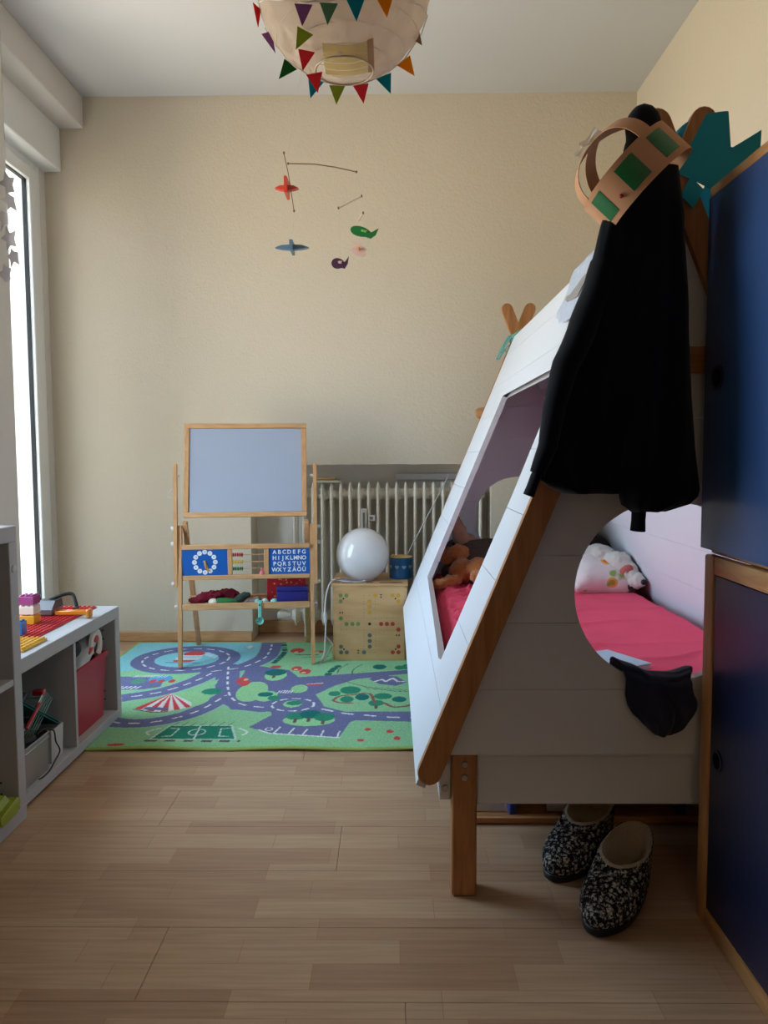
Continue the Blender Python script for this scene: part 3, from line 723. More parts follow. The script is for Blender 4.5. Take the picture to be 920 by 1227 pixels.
# ================================================================= paper crowns on the pole ends
M_card = mat('tan_card', s(214, 160, 120), .8, .2, var=.05)
M_teal = mat('teal_card', s(40, 166, 198), .7, .25, var=.05)
M_foil = mat('green_foil', s(24, 120, 62), .25, .6, var=.15, vscale=30)
M_tape = mat('clear_tape', s(225, 222, 215), .2, .5, transp=.45)
def band(r, z0, z1, a0, a1, n, zfun=None, flat=None):
    g = G(); t = .0012
    inner, outer = [], []
    for i in range(n + 1):
        a = a0 + (a1 - a0) * i / n; zt = zfun(i / n) if zfun else z1
        outer.append([(r * math.cos(a), r * math.sin(a), z0), (r * math.cos(a), r * math.sin(a), zt)])
        inner.append([((r - t) * math.cos(a), (r - t) * math.sin(a), z0), ((r - t) * math.cos(a), (r - t) * math.sin(a), zt)])
    if flat:                                    # squashed flat at front and back
        sq = lambda p, rr: (p[0], math.copysign(rr * (abs(p[1]) / rr) ** flat, p[1]), p[2])
        outer = [[sq(p, r) for p in o] for o in outer]; inner = [[sq(p, r - t) for p in i] for i in inner]
    rg = [[o[0], o[1], i[1], i[0]] for o, i in zip(outer, inner)]
    return g.rings(rg)
cr_ = thing('cardboard_crown', 'tan cardboard crown with green foil windows and arched straps', 'crown', (.452, 1.465, 1.452))
cr_.rotation_euler = (R(-8), R(-44), R(0))
cr_.location = (.462, 1.490, 1.455)
RC = .098
band(RC, -.036, .036, 0, 2 * PI, 64).done('band', M_card, cr_, local=True)
for a, w_ in ((-158, .34), (-112, .42), (-68, .40), (-10, .4), (60, .4), (130, .4)):
    band(RC + .0008, -.025, .026, R(a) - w_ * .5, R(a) + w_ * .5, 8).done('foil_window', M_foil, cr_, local=True)
for k, a in enumerate((-75, 5)):
    g = G(); rg = []
    for i in range(29):
        t_ = PI * i / 28; rr = RC * math.cos(t_); hz = .034 + .074 * math.sin(t_) ** .9
        d = Vector((math.cos(R(a)), math.sin(R(a)), 0)); n_ = Vector((-d.y, d.x, 0)) * .015
        p = d * (rr * .992); p.z = hz
        tn = Vector((-d.x * math.sin(t_), -d.y * math.sin(t_), math.cos(t_))); up_ = Vector((d.x * math.cos(t_), d.y * math.cos(t_), math.sin(t_))) * .0007
        rg.append([p - n_ - up_, p + n_ - up_, p + n_ + up_, p - n_ + up_])
    g.rings(rg); g.done('strap', M_card, cr_, local=True)
g = G()
for i in range(5):
    a = i * 1.3; g.sheet(lambda u, v: Vector((-.01 + .03 * math.cos(a) * u + .012 * fold((u, v, i), 4), .03 * math.sin(a) * u,   .112 + .012 * v + .02 * u * fold((i, 0, v), 3))), 5, 4)
g.done('tape', M_tape, cr_, local=True)
g = G().ell((RC * math.cos(R(-136)) * 1.01, RC * math.sin(R(-136)) * 1.01, -.012), (.004, .004, .004), u=8, v=6)
g.done('red_bead', mat('red_bead', s(190, 30, 30), .3), cr_, local=True)
tcn = thing('zigzag_paper_crown', 'teal paper zigzag crown hooked over the bed pole end', 'crown', (.638, 1.6275, 1.511))
tcn.rotation_euler = (R(0), R(27), R(0))
zz = lambda q: float(np.interp(q, [0, .07, .20, .340, .420, .500, .57, .65, .72, .80, .88, 1], [.0, .005, .045, .080, .020, .078, .022, .078, .022, .078, .022, .06]))
band(.100, -.064, .05, R(-200), R(70), 120, zz, .28).done('band', M_teal, tcn, local=True)
G().sheet(lambda u, v: Vector((-.038 + .034 * u, -.0992 + .001 * v, -.060 - .040 * v - .010 * u)), 4, 6).done('loose_end', M_teal, tcn, local=True)

# ================================================================= slippers
def knit_mat():
    m = bpy.data.materials.new('marled_knit'); m.use_nodes = True; n = m.node_tree; L = n.links; b = n.nodes['Principled BSDF']; b.inputs['Roughness'].default_value = .95; b.inputs['Specular IOR Level'].default_value = .1
    t = n.nodes.new('ShaderNodeTexCoord'); v = n.nodes.new('ShaderNodeTexVoronoi'); v.inputs['Scale'].default_value = 105; v.inputs['Randomness'].default_value = .75
    nz = n.nodes.new('ShaderNodeTexNoise'); nz.inputs['Scale'].default_value = 190; nz.inputs['Detail'].default_value = 2; nz.inputs['Distortion'].default_value = 1.2
    for q in (v, nz): L.new(t.outputs['Object'], q.inputs['Vector'])
    ad = n.nodes.new('ShaderNodeMath'); ad.operation = 'MULTIPLY_ADD'; L.new(v.outputs['Distance'], ad.inputs[0]); ad.inputs[1].default_value = -.55; L.new(nz.outputs['Fac'], ad.inputs[2])
    cr = n.nodes.new('ShaderNodeValToRGB'); cr.color_ramp.elements[0].position = .22; cr.color_ramp.elements[0].color = s(30, 31, 36); cr.color_ramp.elements[1].position = .42; cr.color_ramp.elements[1].color = s(196, 192, 184)
    L.new(ad.outputs[0], cr.inputs[0]); L.new(cr.outputs[0], b.inputs['Base Color'])
    bp = n.nodes.new('ShaderNodeBump'); bp.inputs['Strength'].default_value = .9; bp.inputs['Distance'].default_value = .005; L.new(v.outputs['Distance'], bp.inputs['Height']); bp.invert = True; L.new(bp.outputs[0], b.inputs['Normal'])
    return m
M_marl = knit_mat()
M_fleece = mat('cream_fleece', s(186, 166, 140), .95, .1, bump=.9, bscale=150, bdist=.006, sheen=.4)
def foot_outline(xf, wd, n=40, xb=-.02, sq=1.0):
    pts = []
    for i in range(n):
        a = 2 * PI * i / n; ca, sa = math.cos(a), math.sin(a)
        cx_ = (xf + xb) / 2; x = cx_ + (xf - xb) / 2 * math.copysign(abs(ca) ** .72, ca)
        t_ = (x - xb) / (xf - xb)
        wloc = wd * 1.12 * (.78 + .22 * math.sin(PI * min(1, max(0, t_)) ** 1.6)) if sq else wd
        pts.append((x, wloc * math.copysign(abs(sa) ** .9, sa)))
    return pts
def slipper(loc, rz, label, sc=1.0, k=0.0):
    t_ = thing('slipper', label, 'slipper', loc, rz, 'pair of knitted slippers')
    g = G(); g.rings([[(x, y, z) for x, y in foot_outline(xf, w_, xb=xb)] for z, xf, w_, xb in [(0.0005, .236, .043, -.016), (.006, .243, .046, -.02), (.017, .243, .047, -.02), (.020, .240, .045, -.018)]])
    g.done('sole', M_black, t_, local=True)
    lv = [(.019, .240, .047, -.020), (.030, .244, .051, -.025), (.044, .240, .052, -.028), (.056, .226, .051, -.029), (.066, .206, .050, -.029), (.076, .178, .049, -.030), (.086, .154, .048, -.031), (.096, .142, .0475, -.033), (.106, .137, .048, -.035), (.110, .133, .046, -.033)]
    tl = lambda x, z, z0: (.016 * max(0, (.05 - x) / .08) if z > z0 else 0) - (.016 * max(0, (x - .04) / .09) if z > z0 else 0)
    g = G(); rg = []
    for z, xf, w_, xb in lv:
        rg.append([(x, y + .0025 * fold((x, y, z), 40, k), z + tl(x, z, .09) + .002 * fold((x * 2, y * 2, z), 30, k)) for x, y in foot_outline(xf, w_, xb=xb)])
    g.rings(rg, cap1=False); g.done('knit_upper', M_marl, t_, local=True, ang=70)
    g = G(); rg = []
    for z, xf, w_, xb in [(.109, .1325, .0455, -.0325), (.1125, .126, .041, -.027), (.103, .114, .036, -.020), (.075, .105, .034, -.014), (.035, .11, .035, -.010)]:
        rg.append([(x, y, z + tl(x, z, .09)) for x, y in foot_outline(xf, w_, xb=xb)])
    g.rings(rg, cap0=False); g.done('fleece_lining', M_fleece, t_, local=True, ang=70)
slipper((.503, 1.815, 0), math.atan2(1.655 - 1.835, .345 - .500), 'grey marled knit slipper behind its partner, under bed rail')
slipper((.530, 1.635, 0), math.atan2(1.455 - 1.635, .400 - .530), 'grey marled knit slipper with wide cream fleece opening in front', k=3)

# ================================================================= low crate under the bed
M_bluep = mat('blue_panel', s(36, 60, 140), .5)
ub = thing('underbed_crate', 'flat pine crate with blue dividers on floor under bed', 'crate', (.6, 2.1, 0))
G().box((.190, 1.900, .002), (1.02, 1.916, .020), .003).done('front_board', M_oakx, ub)
G().box((.190, 1.916, .002), (1.02, 2.50, .012), .002).done('base', M_oakx, ub)
G().box((.190, 2.484, .012), (1.02, 2.50, .10), .002).done('back_board', M_oakx, ub)
for x in (.300, .520, .735, .95): G().box((x, 1.922, .012), (x + .018, 2.48, .150), .002).done('divider', M_bluep, ub)
M_page = mat('white_card', s(226, 222, 214), .6, var=.15, vscale=30)
for i, (x, w_, rot) in enumerate([(.205, .085, 12), (.40, .10, -8)]):
    o = G().box((0, 0, 0), (w_, .006, .115), .001).done('picture_card', M_page, local=True)
    o.location = (x, 1.945, .0145); o.rotation_euler = (R(-rot * .6 - 10), 0, 0)
    tag(o, 'white picture card leaning in the crate beside ' + ('bed leg' if i == 0 else 'the slippers'), 'card', 'cards in the underbed crate')
# ================================================================= white cube shelves at the left
M_shelf = mat('shelf_foil', s(184, 183, 183), .5, .3, var=.02, vscale=4)
def cube_shelf(name, label, x0, x1, y0, y1, h, mids, vert, th=.040, zb0=.0005):
    t_ = thing(name, label, 'shelf', ((x0 + x1) / 2, (y0 + y1) / 2, 0))
    M_white = M_shelf
    G().box((x0, y0, h - th), (x1, y1, h), .002).done('top_panel', M_white, t_)
    G().box((x0, y0, zb0), (x1, y1, th), .002).done('bottom_panel', M_white, t_)
    if zb0 > .001:                              # glides at the end that is off the rug
        for gx_ in (x0 + .03, x1 - .03): G().lathe([(.012, .0003), (.012, zb0)], (gx_, y0 + .04, 0), 14).done('glide', M_black, t_)
    for a in (y0, y1 - th): G().box((x0, a, th), (x1, a + th, h - th), .002).done('side_panel', M_white, t_)
    if vert: G().box((x0 + .004, (y0 + y1) / 2 - .008, th), (x1 - .002, (y0 + y1) / 2 + .008, h - th), .001).done('divider', M_white, t_)
    for z in mids:
        G().box((x0 + .004, y0 + th, z - .008), (x1 - .002, y1 - th, z + .008), .001).done('middle_shelf', M_white, t_)
    g = G()
    for z in (.08, .11, h - .11, h - .08):
        g.lathe([(.003, 0), (.003, .0006)], (x1 - .045, y1 - th, z), 10, M=Matrix.Rotation(R(90), 4, 'X'))
    g.done('dowel_hole', M_black, t_)
    G().box((x0, y0 + .002, zb0 + .001), (x0 + .004, y1 - .002, h - .002)).done('back_panel', M_white, t_)
    return t_
LX0, LX1, LY0, LY1, LH = -1.375, -.982, 1.945, 2.712, .408
low = cube_shelf('low_shelf', 'low white cube shelf holding red bin, under toy bricks', LX0, LX1, LY0, LY1, LH, (), True, zb0=.0098)
tall = cube_shelf('tall_shelf', 'taller white cube shelf with round cap on its edge', LX0, -.958, 1.165, 1.938, .768, (.372,), True)
G().lathe([(.0105, 0), (.0105, .003), (.008, .0045)], (-.958, 1.915, .660), 20, M=Matrix.Rotation(R(90), 4, 'Y')).done('round_cap', M_white, tall)
# toys in the tall shelf
M_lime = mat('lime_plastic', s(150, 165, 30), .35, coat=.2)
tt = thing('lime_toy', 'lime green plastic toy vehicle on floor of tall shelf', 'toy', (-.99, 1.85, .041))
G().rings([[(-1.05, 1.80, .041), (-.952, 1.80, .041), (-.952, 1.875, .041), (-1.05, 1.875, .041)], [(-1.06, 1.79, .062), (-.950, 1.79, .058), (-.950, 1.890, .068), (-1.06, 1.885, .066)], [(-1.055, 1.80, .072), (-.955, 1.80, .064), (-.955, 1.885, .080), (-1.055, 1.88, .076)]]).done('body', M_lime, tt)
G().rings([[(-1.02, 1.82, .066), (-.965, 1.82, .064), (-.965, 1.87, .074), (-1.02, 1.87, .073)], [(-1.01, 1.83, .092), (-.975, 1.83, .090), (-.975, 1.862, .094), (-1.01, 1.862, .094)]]).done('cabin', M_lime, tt)
ob = G().ell((-.965, 1.765, .0525), (.012, .012, .012)).done('orange_bead', mat('orange_plastic', s(215, 100, 40), .4)); tag(ob, 'small orange ball on the bottom of tall shelf', 'ball')

# ---- building bricks on the low shelf
def plastic(nm, c): return mat(nm, c, .28, .5, var=.03, coat=.2)
P_red, P_yel, P_blu, P_pur, P_wht, P_grn, P_gry = (plastic(n_, c_) for n_, c_ in [('red_plastic', s(196, 28, 40)), ('yellow_plastic', s(222, 170, 40)), ('blue_plastic_brick', s(20, 100, 168)), ('magenta_plastic', s(150, 40, 118)), ('pale_plastic', s(228, 214, 198)), ('green_plastic', s(50, 140, 80)), ('grey_plastic', s(120, 122, 124))])
def brick(name, label, m, x0, y0, z0, nx, ny, h=.019, p=.016, base=False, rz=0, group='toy building bricks on the low shelf'):
    g = G(); g.box((0, 0, 0), (nx * p, ny * p, h), .001)
    for i in range(nx):
        for j in range(ny):
            g.lathe([(.0050, h - .001), (.0050, h + .0042), (.0044, h + .0048)], ((i + .5) * p, (j + .5) * p, 0), 10)
    o = g.done(name, m, None, local=True, ang=35); o.location = (x0, y0, z0); o.rotation_euler = (0, 0, rz)
    return tag(o, label, 'toy brick', group)
ZT = LH + .0004
pl = brick('baseplate', 'red studded building baseplate lying on low shelf', P_red, -1.352, 2.215, ZT, 19, 29, .004, group=None)
zb = ZT + .004 + .0006
brick('yellow_baseplate', 'flat yellow studded plate next to the red baseplate', P_yel, -1.105, 2.055, ZT, 6, 9, .007)
brick('toy_brick', 'yellow brick at bottom of the purple topped stack', P_yel, -1.175, 2.37, zb + .004, 3, 3, .026)
brick('toy_brick', 'pale brick in the middle of the purple topped stack', P_wht, -1.175, 2.37, zb + .0345, 3, 3, .026)
brick('toy_brick', 'purple brick on top of the small brick stack', P_pur, -1.175, 2.37, zb + .065, 3, 3, .026)
brick('toy_brick', 'blue toy brick standing beside the yellow plate', P_blu, -1.125, 2.222, zb + .004, 2, 2, .038)
brick('toy_brick', 'small green brick at the near end of low shelf', P_grn, -1.03, 1.985, ZT, 1, 2, .019)
ck = thing('toy_crane', 'grey toy crane with black arm and hook on red baseplate', 'toy', (-1.15, 2.55, zb + .004))
zc = zb + .0045
G().box((-1.185, 2.50, zc), (-1.125, 2.58, zc + .022), .003).done('base', P_gry, ck)
G().rings([[(-1.19, 2.48, zc + .022), (-1.12, 2.48, zc + .022), (-1.12, 2.57, zc + .022), (-1.19, 2.57, zc + .022)], [(-1.175, 2.51, zc + .048), (-1.12, 2.51, zc + .048), (-1.12, 2.56, zc + .048), (-1.175, 2.56, zc + .048)]]).done('cab', plastic('charcoal_plastic', s(52, 52, 56)), ck)
G().tube(smooth_path([(-1.15, 2.535, zc + .045), (-1.115, 2.55, zc + .060), (-1.085, 2.56, zc + .062), (-1.07, 2.55, zc + .04), (-1.06, 2.54, zc + .016)], 3), .006, 8).done('arm', M_black, ck)
G().tube([(-1.06 + .012 * math.cos(a), 2.535, zc + .008 + .012 * math.sin(a)) for a in [R(d_) for d_ in range(60, 361, 30)]], .004, 6).done('hook', M_black, ck)
oa = thing('orange_boom', 'orange lattice toy boom lying across the plate edge', 'toy', (-1.06, 2.50, ZT + .012))
for dy in (-.010, .010): G().box((-1.115, 2.505 + dy - .003, ZT + .0125), (-1.005, 2.505 + dy + .003, ZT + .026), .002).done('rail', plastic('orange_brick', s(226, 138, 30)), oa)
for i in range(6): G().box((-1.110 + i * .020, 2.497, ZT + .015), (-1.106 + i * .020, 2.513, ZT + .023), .001).done('rung', MATS['orange_brick'], oa)
G().box((-1.012, 2.490, ZT + .001), (-1.000, 2.520, ZT + .030), .003).done('end_block', MATS['orange_brick'], oa)

# ---- right cell: red bin with toys
M_redbin = mat('red_bin_plastic', s(176, 30, 50), .4, .4, var=.04)
rb = thing('red_bin', 'red plastic bin with wide rim in the low shelf', 'bin', (-1.15, 2.45, .041))
def tub(lo, hi, t, tp, parent, m, name='tub'):
    g = G(); (ax, ay, az), (bx, by, bz) = lo, hi
    def rc(x0, x1, y0, y1, z): return [(x0, y0, z), (x1, y0, z), (x1, y1, z), (x0, y1, z)]
    g.rings([rc(ax + tp, bx - tp, ay + tp, by - tp, az), rc(ax, bx, ay, by, bz), rc(ax + t, bx - t, ay + t, by - t, bz), rc(ax + tp + t, bx - tp - t, ay + tp + t, by - tp - t, az + t)])
    return g.done(name, m, parent, ang=30)
tub((-1.33, 2.345, .041), (-1.000, 2.625, .262), .003, .012, rb, M_redbin)
g = G()
for lo_, hi_ in [((-1.335, 2.340, .252), (-.994, 2.3475, .270)), ((-1.335, 2.6225, .252), (-.994, 2.630, .270)), ((-1.002, 2.3475, .252), (-.992, 2.6225, .270)), ((-1.338, 2.3475, .252), (-1.329, 2.6225, .270))]: g.box(lo_, hi_, .002)
g.done('rim', M_redbin, rb)
M_silver = mat('silver_plastic', s(190, 190, 190), .3, .5, var=.05, coat=.3)
car = thing('toy_car', 'silver toy racing car with white arch lying on red bin', 'toy', (-1.06, 2.5, .2))
g = G()
for c_, r_, ro in [((-1.045, 2.50, .288), (.046, .105, .030), (R(22), 0, .15)), ((-1.045, 2.55, .318), (.042, .055, .028), (R(26), 0, .15)), ((-1.03, 2.43, .262), (.034, .05, .018), (R(12), 0, 0))]: g.ell(c_, r_, ro)
blobby(g.done('body', M_silver, car), .006, 2)
G().tube([(-1.012, 2.560 + .040 * math.cos(R(a)), .305 + .044 * math.sin(R(a))) for a in range(-70, 211, 20)], .009, 8, flat=1.6).done('white_arch', P_wht, car)
G().ell((-1.012, 2.50, .296), (.012, .040, .008), (R(22), 0, 0)).done('red_stripe', P_red, car)
G().ell((-1.010, 2.555, .325), (.012, .018, .014)).done('red_cockpit', P_red, car)
G().ell((-1.050, 2.435, .318), (.040, .045, .032), (R(10), 0, 0)).done('black_cabin', M_black, car)
d = G().box((-1.04, 2.375, .245), (-1.005, 2.415, .262), .006, seg=2).box((-1.035, 2.38, .262), (-1.01, 2.41, .283), .008, seg=2).done('green_car', P_grn); tag(d, 'little green toy piece in the red bin beside silver car', 'toy')
# filler block of toys that carries them inside the bin
d = blobby(G().ell((-1.16, 2.48, .17), (.15, .12, .10)).ell((-1.1, 2.50, .21), (.09, .10, .045)).done('toy_sack', mat('grey_sack', s(90, 88, 90), .9)), .012, 2); tag(d, 'grey cloth sack filling the inside of the red bin', 'sack')

# ---- left cell: metal tin, cart, folder, white box
M_tin = mat('brushed_tin', s(176, 174, 172), .38, .5, metal=.75, var=.06, vscale=5)
tin = thing('metal_tin', 'silver rectangular metal tin with rolled rim in low shelf', 'tin', (-1.1, 2.07, .041))
def rrect(x0, x1, y0, y1, r, z, n=5):
    pts = []
    for cx_, cy_, a0 in ((x1 - r, y1 - r, 0), (x0 + r, y1 - r, 90), (x0 + r, y0 + r, 180), (x1 - r, y0 + r, 270)):
        for i in range(n + 1): a = R(a0 + 90 * i / n); pts.append((cx_ + r * math.cos(a), cy_ + r * math.sin(a), z))
    return pts
G().rings([rrect(-1.20, -.996, 2.000, 2.170, .022, .041), rrect(-1.20, -.996, 2.000, 2.170, .022, .150), rrect(-1.198, -.998, 2.002, 2.168, .021, .150), rrect(-1.198, -.998, 2.002, 2.168, .021, .045)]).done('body', M_tin, tin, ang=30)
g = G()
for z in (.150, .136): g.tube([Vector(p) for p in rrect(-1.2005, -.9955, 1.9995, 2.1705, .0225, z)], .0028, 6, loop=True)
g.done('rim', M_tin, tin)
d = G().box((-1.195, 2.005, .120), (-1.002, 2.165, .143), .008).ell((-1.06, 2.10, .145), (.05, .05, .018), ns=.006, nf=30).ell((-1.14, 2.05, .145), (.04, .03, .016), ns=.006, nf=30)
d = d.done('black_charger', M_black); tag(d, 'black charger and cables filling the metal tin', 'charger')
d = G().tube(smooth_path([(-1.02, 2.135, .150), (-1.005, 2.160, .158), (-.990, 2.178, .145), (-.988, 2.185, .11), (-.986, 2.205, .075), (-.985, 2.165, .058), (-.984, 2.13, .046), (-.985, 2.09, .0435), (-.990, 2.075, .0435)]), .0022, 6).done('charging_cable', M_black); tag(d, 'thin black cord hanging out of the metal tin', 'cord')
M_tealf = mat('teal_folder', s(22, 96, 98), .45, .4)
fo = thing('teal_folder', 'teal plastic folder leaning at a slant in low shelf', 'folder', (-1.12, 2.2, .041))
for off, nm in ((0, 'cover'), (.008, 'cover')):
    G().rings([[(-1.34, 1.99, .300 + off), (-1.34, 2.290, .118 + off), (-1.012, 2.290, .118 + off), (-1.012, 1.99, .300 + off)], [(-1.34, 1.99, .3025 + off), (-1.34, 2.292, .1205 + off), (-1.012, 2.292, .1205 + off), (-1.012, 1.99, .3025 + off)]]).done(nm, M_tealf, fo, smooth=False)
G().rings([[(-1.03, 2.272, .1275), (-1.03, 2.290, .1165), (-1.012, 2.290, .085), (-1.012, 2.276, .098)], [(-1.034, 2.272, .1275), (-1.034, 2.290, .1165), (-1.016, 2.290, .085), (-1.016, 2.276, .098)]]).done('flap', M_tealf, fo, smooth=False)
wbx = thing('white_box', 'white plastic box tucked behind the metal tin', 'box', (-1.17, 2.22, .041))
tub((-1.33, 2.184, .041), (-1.000, 2.266, .140), .003, .004, wbx, M_white, 'box_body')
# small wire shopping cart lying on the tin
M_wire = mat('chrome_wire', s(200, 200, 198), .25, .5, metal=1.0)
ct = thing('toy_cart', 'miniature wire shopping cart with red handle on the tin', 'toy cart', (-1.05, 2.1, .15))
a_, b_, c_ = Vector((-1.012, 2.175, .262)), Vector((-1.03, 2.045, .160)), Vector((-1.30, 2.12, .255))
g = G()
for i in range(9):
    t_ = i / 8; p = a_.lerp(b_, t_); g.tube([p, p + (c_ - a_) * .8 + Vector((0, 0, -.02 * t_))], .0012, 5)
for i in range(6):
    t_ = i / 5; o_ = (c_ - a_) * .8 * t_; g.tube([a_ + o_, b_ + o_ + Vector((0, 0, -.02 * t_))], .0014, 5)
for i in range(5):
    o_ = Vector((.0, .010 * i, -.008 * i)); g.tube([a_ + o_ + Vector((.004, 0, 0)), b_ + o_ + Vector((.004, 0, -.006))], .0013, 5)
g.done('wire_basket', M_wire, ct)
G().tube([a_.lerp(b_, .25) + Vector((.006, -.002, .002)), a_.lerp(b_, .75) + Vector((.006, -.002, .002))], .0055, 8).done('red_handle', P_red, ct)
G().box(a_ - Vector((.03, .016, .008)), a_ + Vector((.004, .004, .008)), .003).done('corner_cap', P_red, ct)
G().tube([a_ + Vector((.002, 0, .006)), b_ + Vector((.002, 0, .006))], .0024, 6).done('frame_rod', M_wire, ct)

# ---- paper string hanging by the window pier
M_paper = mat('thin_paper', s(196, 190, 192), .8, .2, transl=.3)
pg = thing('paper_garland', 'string of cut white paper shapes hanging by window', 'garland', (-1.47, 3.02, 1.6))
random.seed(5)
for i in range(6):
    z = 1.98 - i * .068; pts = []
    for q in range(10):
        a = 2 * PI * q / 10; r_ = (.034 if q % 2 else .020) * random.uniform(.7, 1.25); pts.append((r_ * .8 * math.cos(a), r_ * 1.25 * math.sin(a)))
    cx_, cy_ = -1.462 + .012 * math.sin(i * 2.1), 2.985 + .012 * math.cos(i * 1.7)
    tw = R(20 + 25 * math.sin(i * 1.9))
    G().prism(pts, lambda a, b, t: (cx_ + a * math.cos(tw) - t * math.sin(tw), cy_ + a * math.sin(tw) + t * math.cos(tw), z + b), -.0004, .0004).done('paper_cutout', M_paper, pg, smooth=False)
G().tube([(-1.462, 2.985, 2.54), (-1.462, 2.985, 1.60)], .0007, 5).done('thread', M_paper, pg)
# ================================================================= radiator in the niche
M_rad = mat('cream_radiator', s(236, 230, 214), .4, .45, var=.03)
rad = thing('radiator', 'old cream column radiator standing in wall niche', 'radiator', (0, 3.96, 0))
def rib_mesh():
    g = G(); w_ = .0085
    for y in (3.892 - 3.96, 3.985 - 3.96):       # front and rear column
        rg = []
        for z, hw, hd, sh in [(.070, .003, .004, .012), (.085, .0075, .012, .006), (.11, w_, .017, 0), (.14, w_, .017, 0), (.74, w_, .017, 0), (.765, w_, .017, 0), (.79, .0075, .012, .006), (.806, .003, .004, .012)]:
            yy = y + (sh if y < 0 else -sh)
            rg.append([(hw * math.cos(a) ** 1 , yy + hd * math.sin(a), z) for a in [2 * PI * i / 10 for i in range(10)]])
        g.rings(rg)
    for z in (.748, .118):
        g.lathe([(.027, -.0236), (.030, -.012), (.034, -.006), (.034, .006), (.030, .012), (.027, .0236)], (0, -.021, z), 14, M=Matrix.Rotation(R(90), 4, 'Y'))
        g.box((-.006, -.075, z - .022), (.006, .03, z + .022), .004)
    return g.mesh('rib', M_rad)
rm = rib_mesh()
for i in range(21):
    o = bpy.data.objects.new('rib', rm); C.objects.link(o); o.parent = rad; o.location = (-.497 + i * .0472, 0, 0); ORG[o] = org(rad)
g = G().box((-.160, 3.868, .560), (-.128, 3.878, .676), .003)
g.done('heat_meter', M_white, rad)
G().box((-.149, 3.8672, .575), (-.139, 3.8682, .655)).done('meter_scale', mat('grey_scale', s(120, 116, 110), .6), rad)
G().box((-.122, 3.870, .612), (-.085, 3.880, .642), .003).done('meter_clip', M_white, rad)
G().box((-.115, 3.8692, .620), (-.098, 3.8702, .634)).done('clip_window', MATS['grey_scale'], rad)
G().lathe([(.012, 0), (.014, .02), (.020, .03), (.020, .06), (.014, .068)], (-.53, 3.935, .118), 14, M=Matrix.Rotation(R(-90), 4, 'Y')).done('valve', M_rad, rad)
G().tube([(-.575, 3.95, .118), (-.585, 3.96, .118), (-.59, 3.985, .118), (-.59, 4.02, .118), (-.59, 4.044, .118)], .010, 10).done('supply_pipe', M_rad, rad)
for x in (-.45, .43): G().box((x - .01, 3.94, .0005), (x + .01, 3.98, .10), .003).done('foot', M_rad, rad)
# things on the radiator
gb = thing('green_book', 'thin green book lying flat on top of radiator', 'book', (-.32, 3.93, .8065))
G().box((-.392, 3.872, .8065), (-.262, 3.99, .8085), .0006).box((-.392, 3.872, .8185), (-.262, 3.99, .8205), .0006).done('cover', mat('moss_cover', s(120, 140, 92), .6), gb)
G().box((-.390, 3.874, .8085), (-.264, 3.988, .8185)).done('pages', mat('page_block', s(214, 206, 186), .9), gb)
d = G().box((-.385, 3.880, .821), (-.287, 3.960, .833), .003).done('wooden_tile', M_beechx); tag(d, 'small wooden board lying on the green book', 'board')
d = G().box((.020, 4.005, .815), (.49, 4.0445, .850), .006, seg=2).done('wall_duct', M_white); tag(d, 'long white cable duct fixed to niche wall above radiator', 'duct')
# ================================================================= wooden game box with lamp and mug
M_ply = wood('birch_ply', s(212, 172, 122), s(196, 152, 102), (.9, 6, 5), .55, 5)
gx0, gx1, gy0, gy1, gz0, gz1 = -.276, .066, 3.448, 3.782, .0095, .350
gbx = thing('game_box', 'wooden cube box printed with a cross-shaped board game', 'box', (-.103, 3.61, gz0))
G().box((gx0 + .004, gy0 + .009, gz0), (gx1 - .004, gy1, gz1), .001).done('body', M_ply, gbx)
fp = G().box((gx0 + .012, gy0, gz0), (gx1 - .012, gy0 + .009, gz1), .0008).done('front_panel', M_ply, gbx)
for k, zz_ in enumerate((.02, .11, .20, .29)):
    for xx in (gx0, gx1 - .0119):
        if (k + (xx > 0)) % 2 == 0: G().box((xx, gy0 + .0004, zz_), (xx + .0118, gy0 + .010, zz_ + .055), .0006).done('finger_joint', M_ply, gbx)
lid = G().box((gx0 - .004, gy0 - .003, gz1 + .0004), (gx1 + .004, gy1 + .002, gz1 + .012), .0015).done('lid', M_ply, gbx)
# printed game: dots on the front
cxg, czg, u_ = (gx0 + gx1) / 2, (gz0 + gz1) / 2 - .002, .0262
COL = dict(g=s(116, 140, 84), y=s(212, 160, 56), r=s(176, 62, 48), k=s(96, 106, 98), d=s(30, 32, 34))
dots = {}
def dot(c, i, j, r_=.0096): dots.setdefault(c, []).append((cxg + i * u_, czg + j * u_, r_))
for (sx_, sz_, c) in ((-1, 1, 'g'), (1, 1, 'y'), (-1, -1, 'k'), (1, -1, 'r')):
    for a, b in ((5, 5), (4, 5), (5, 4)): dot(c, sx_ * a, sz_ * b)
    dot('d', sx_ * 4.5, sz_ * 4.45, .004)
for i in (2, 3, 4): dot('g', -i, 0); dot('r', i, 0); dot('y', 0, i); dot('k', 0, -i)
dot('g', -5, 1); dot('y', 1, 5); dot('r', 5, -1); dot('k', -1, -5); dot('d', 0, 0, .007)
for i in range(1, 6):
    for sx_, sz_ in ((1, 1), (1, -1), (-1, 1), (-1, -1)):
        dot('d', sx_ * 1, sz_ * i, .0014); dot('d', sx_ * i, sz_ * 1, .0014)
        if i < 5: dot('d', sx_ * (i + .5), sz_ * 1, .0010); dot('d', sx_ * 1, sz_ * (i + .5), .0010)
for q in (-5, 5): dot('d', q, 0, .0014); dot('d', 0, q, .0014)
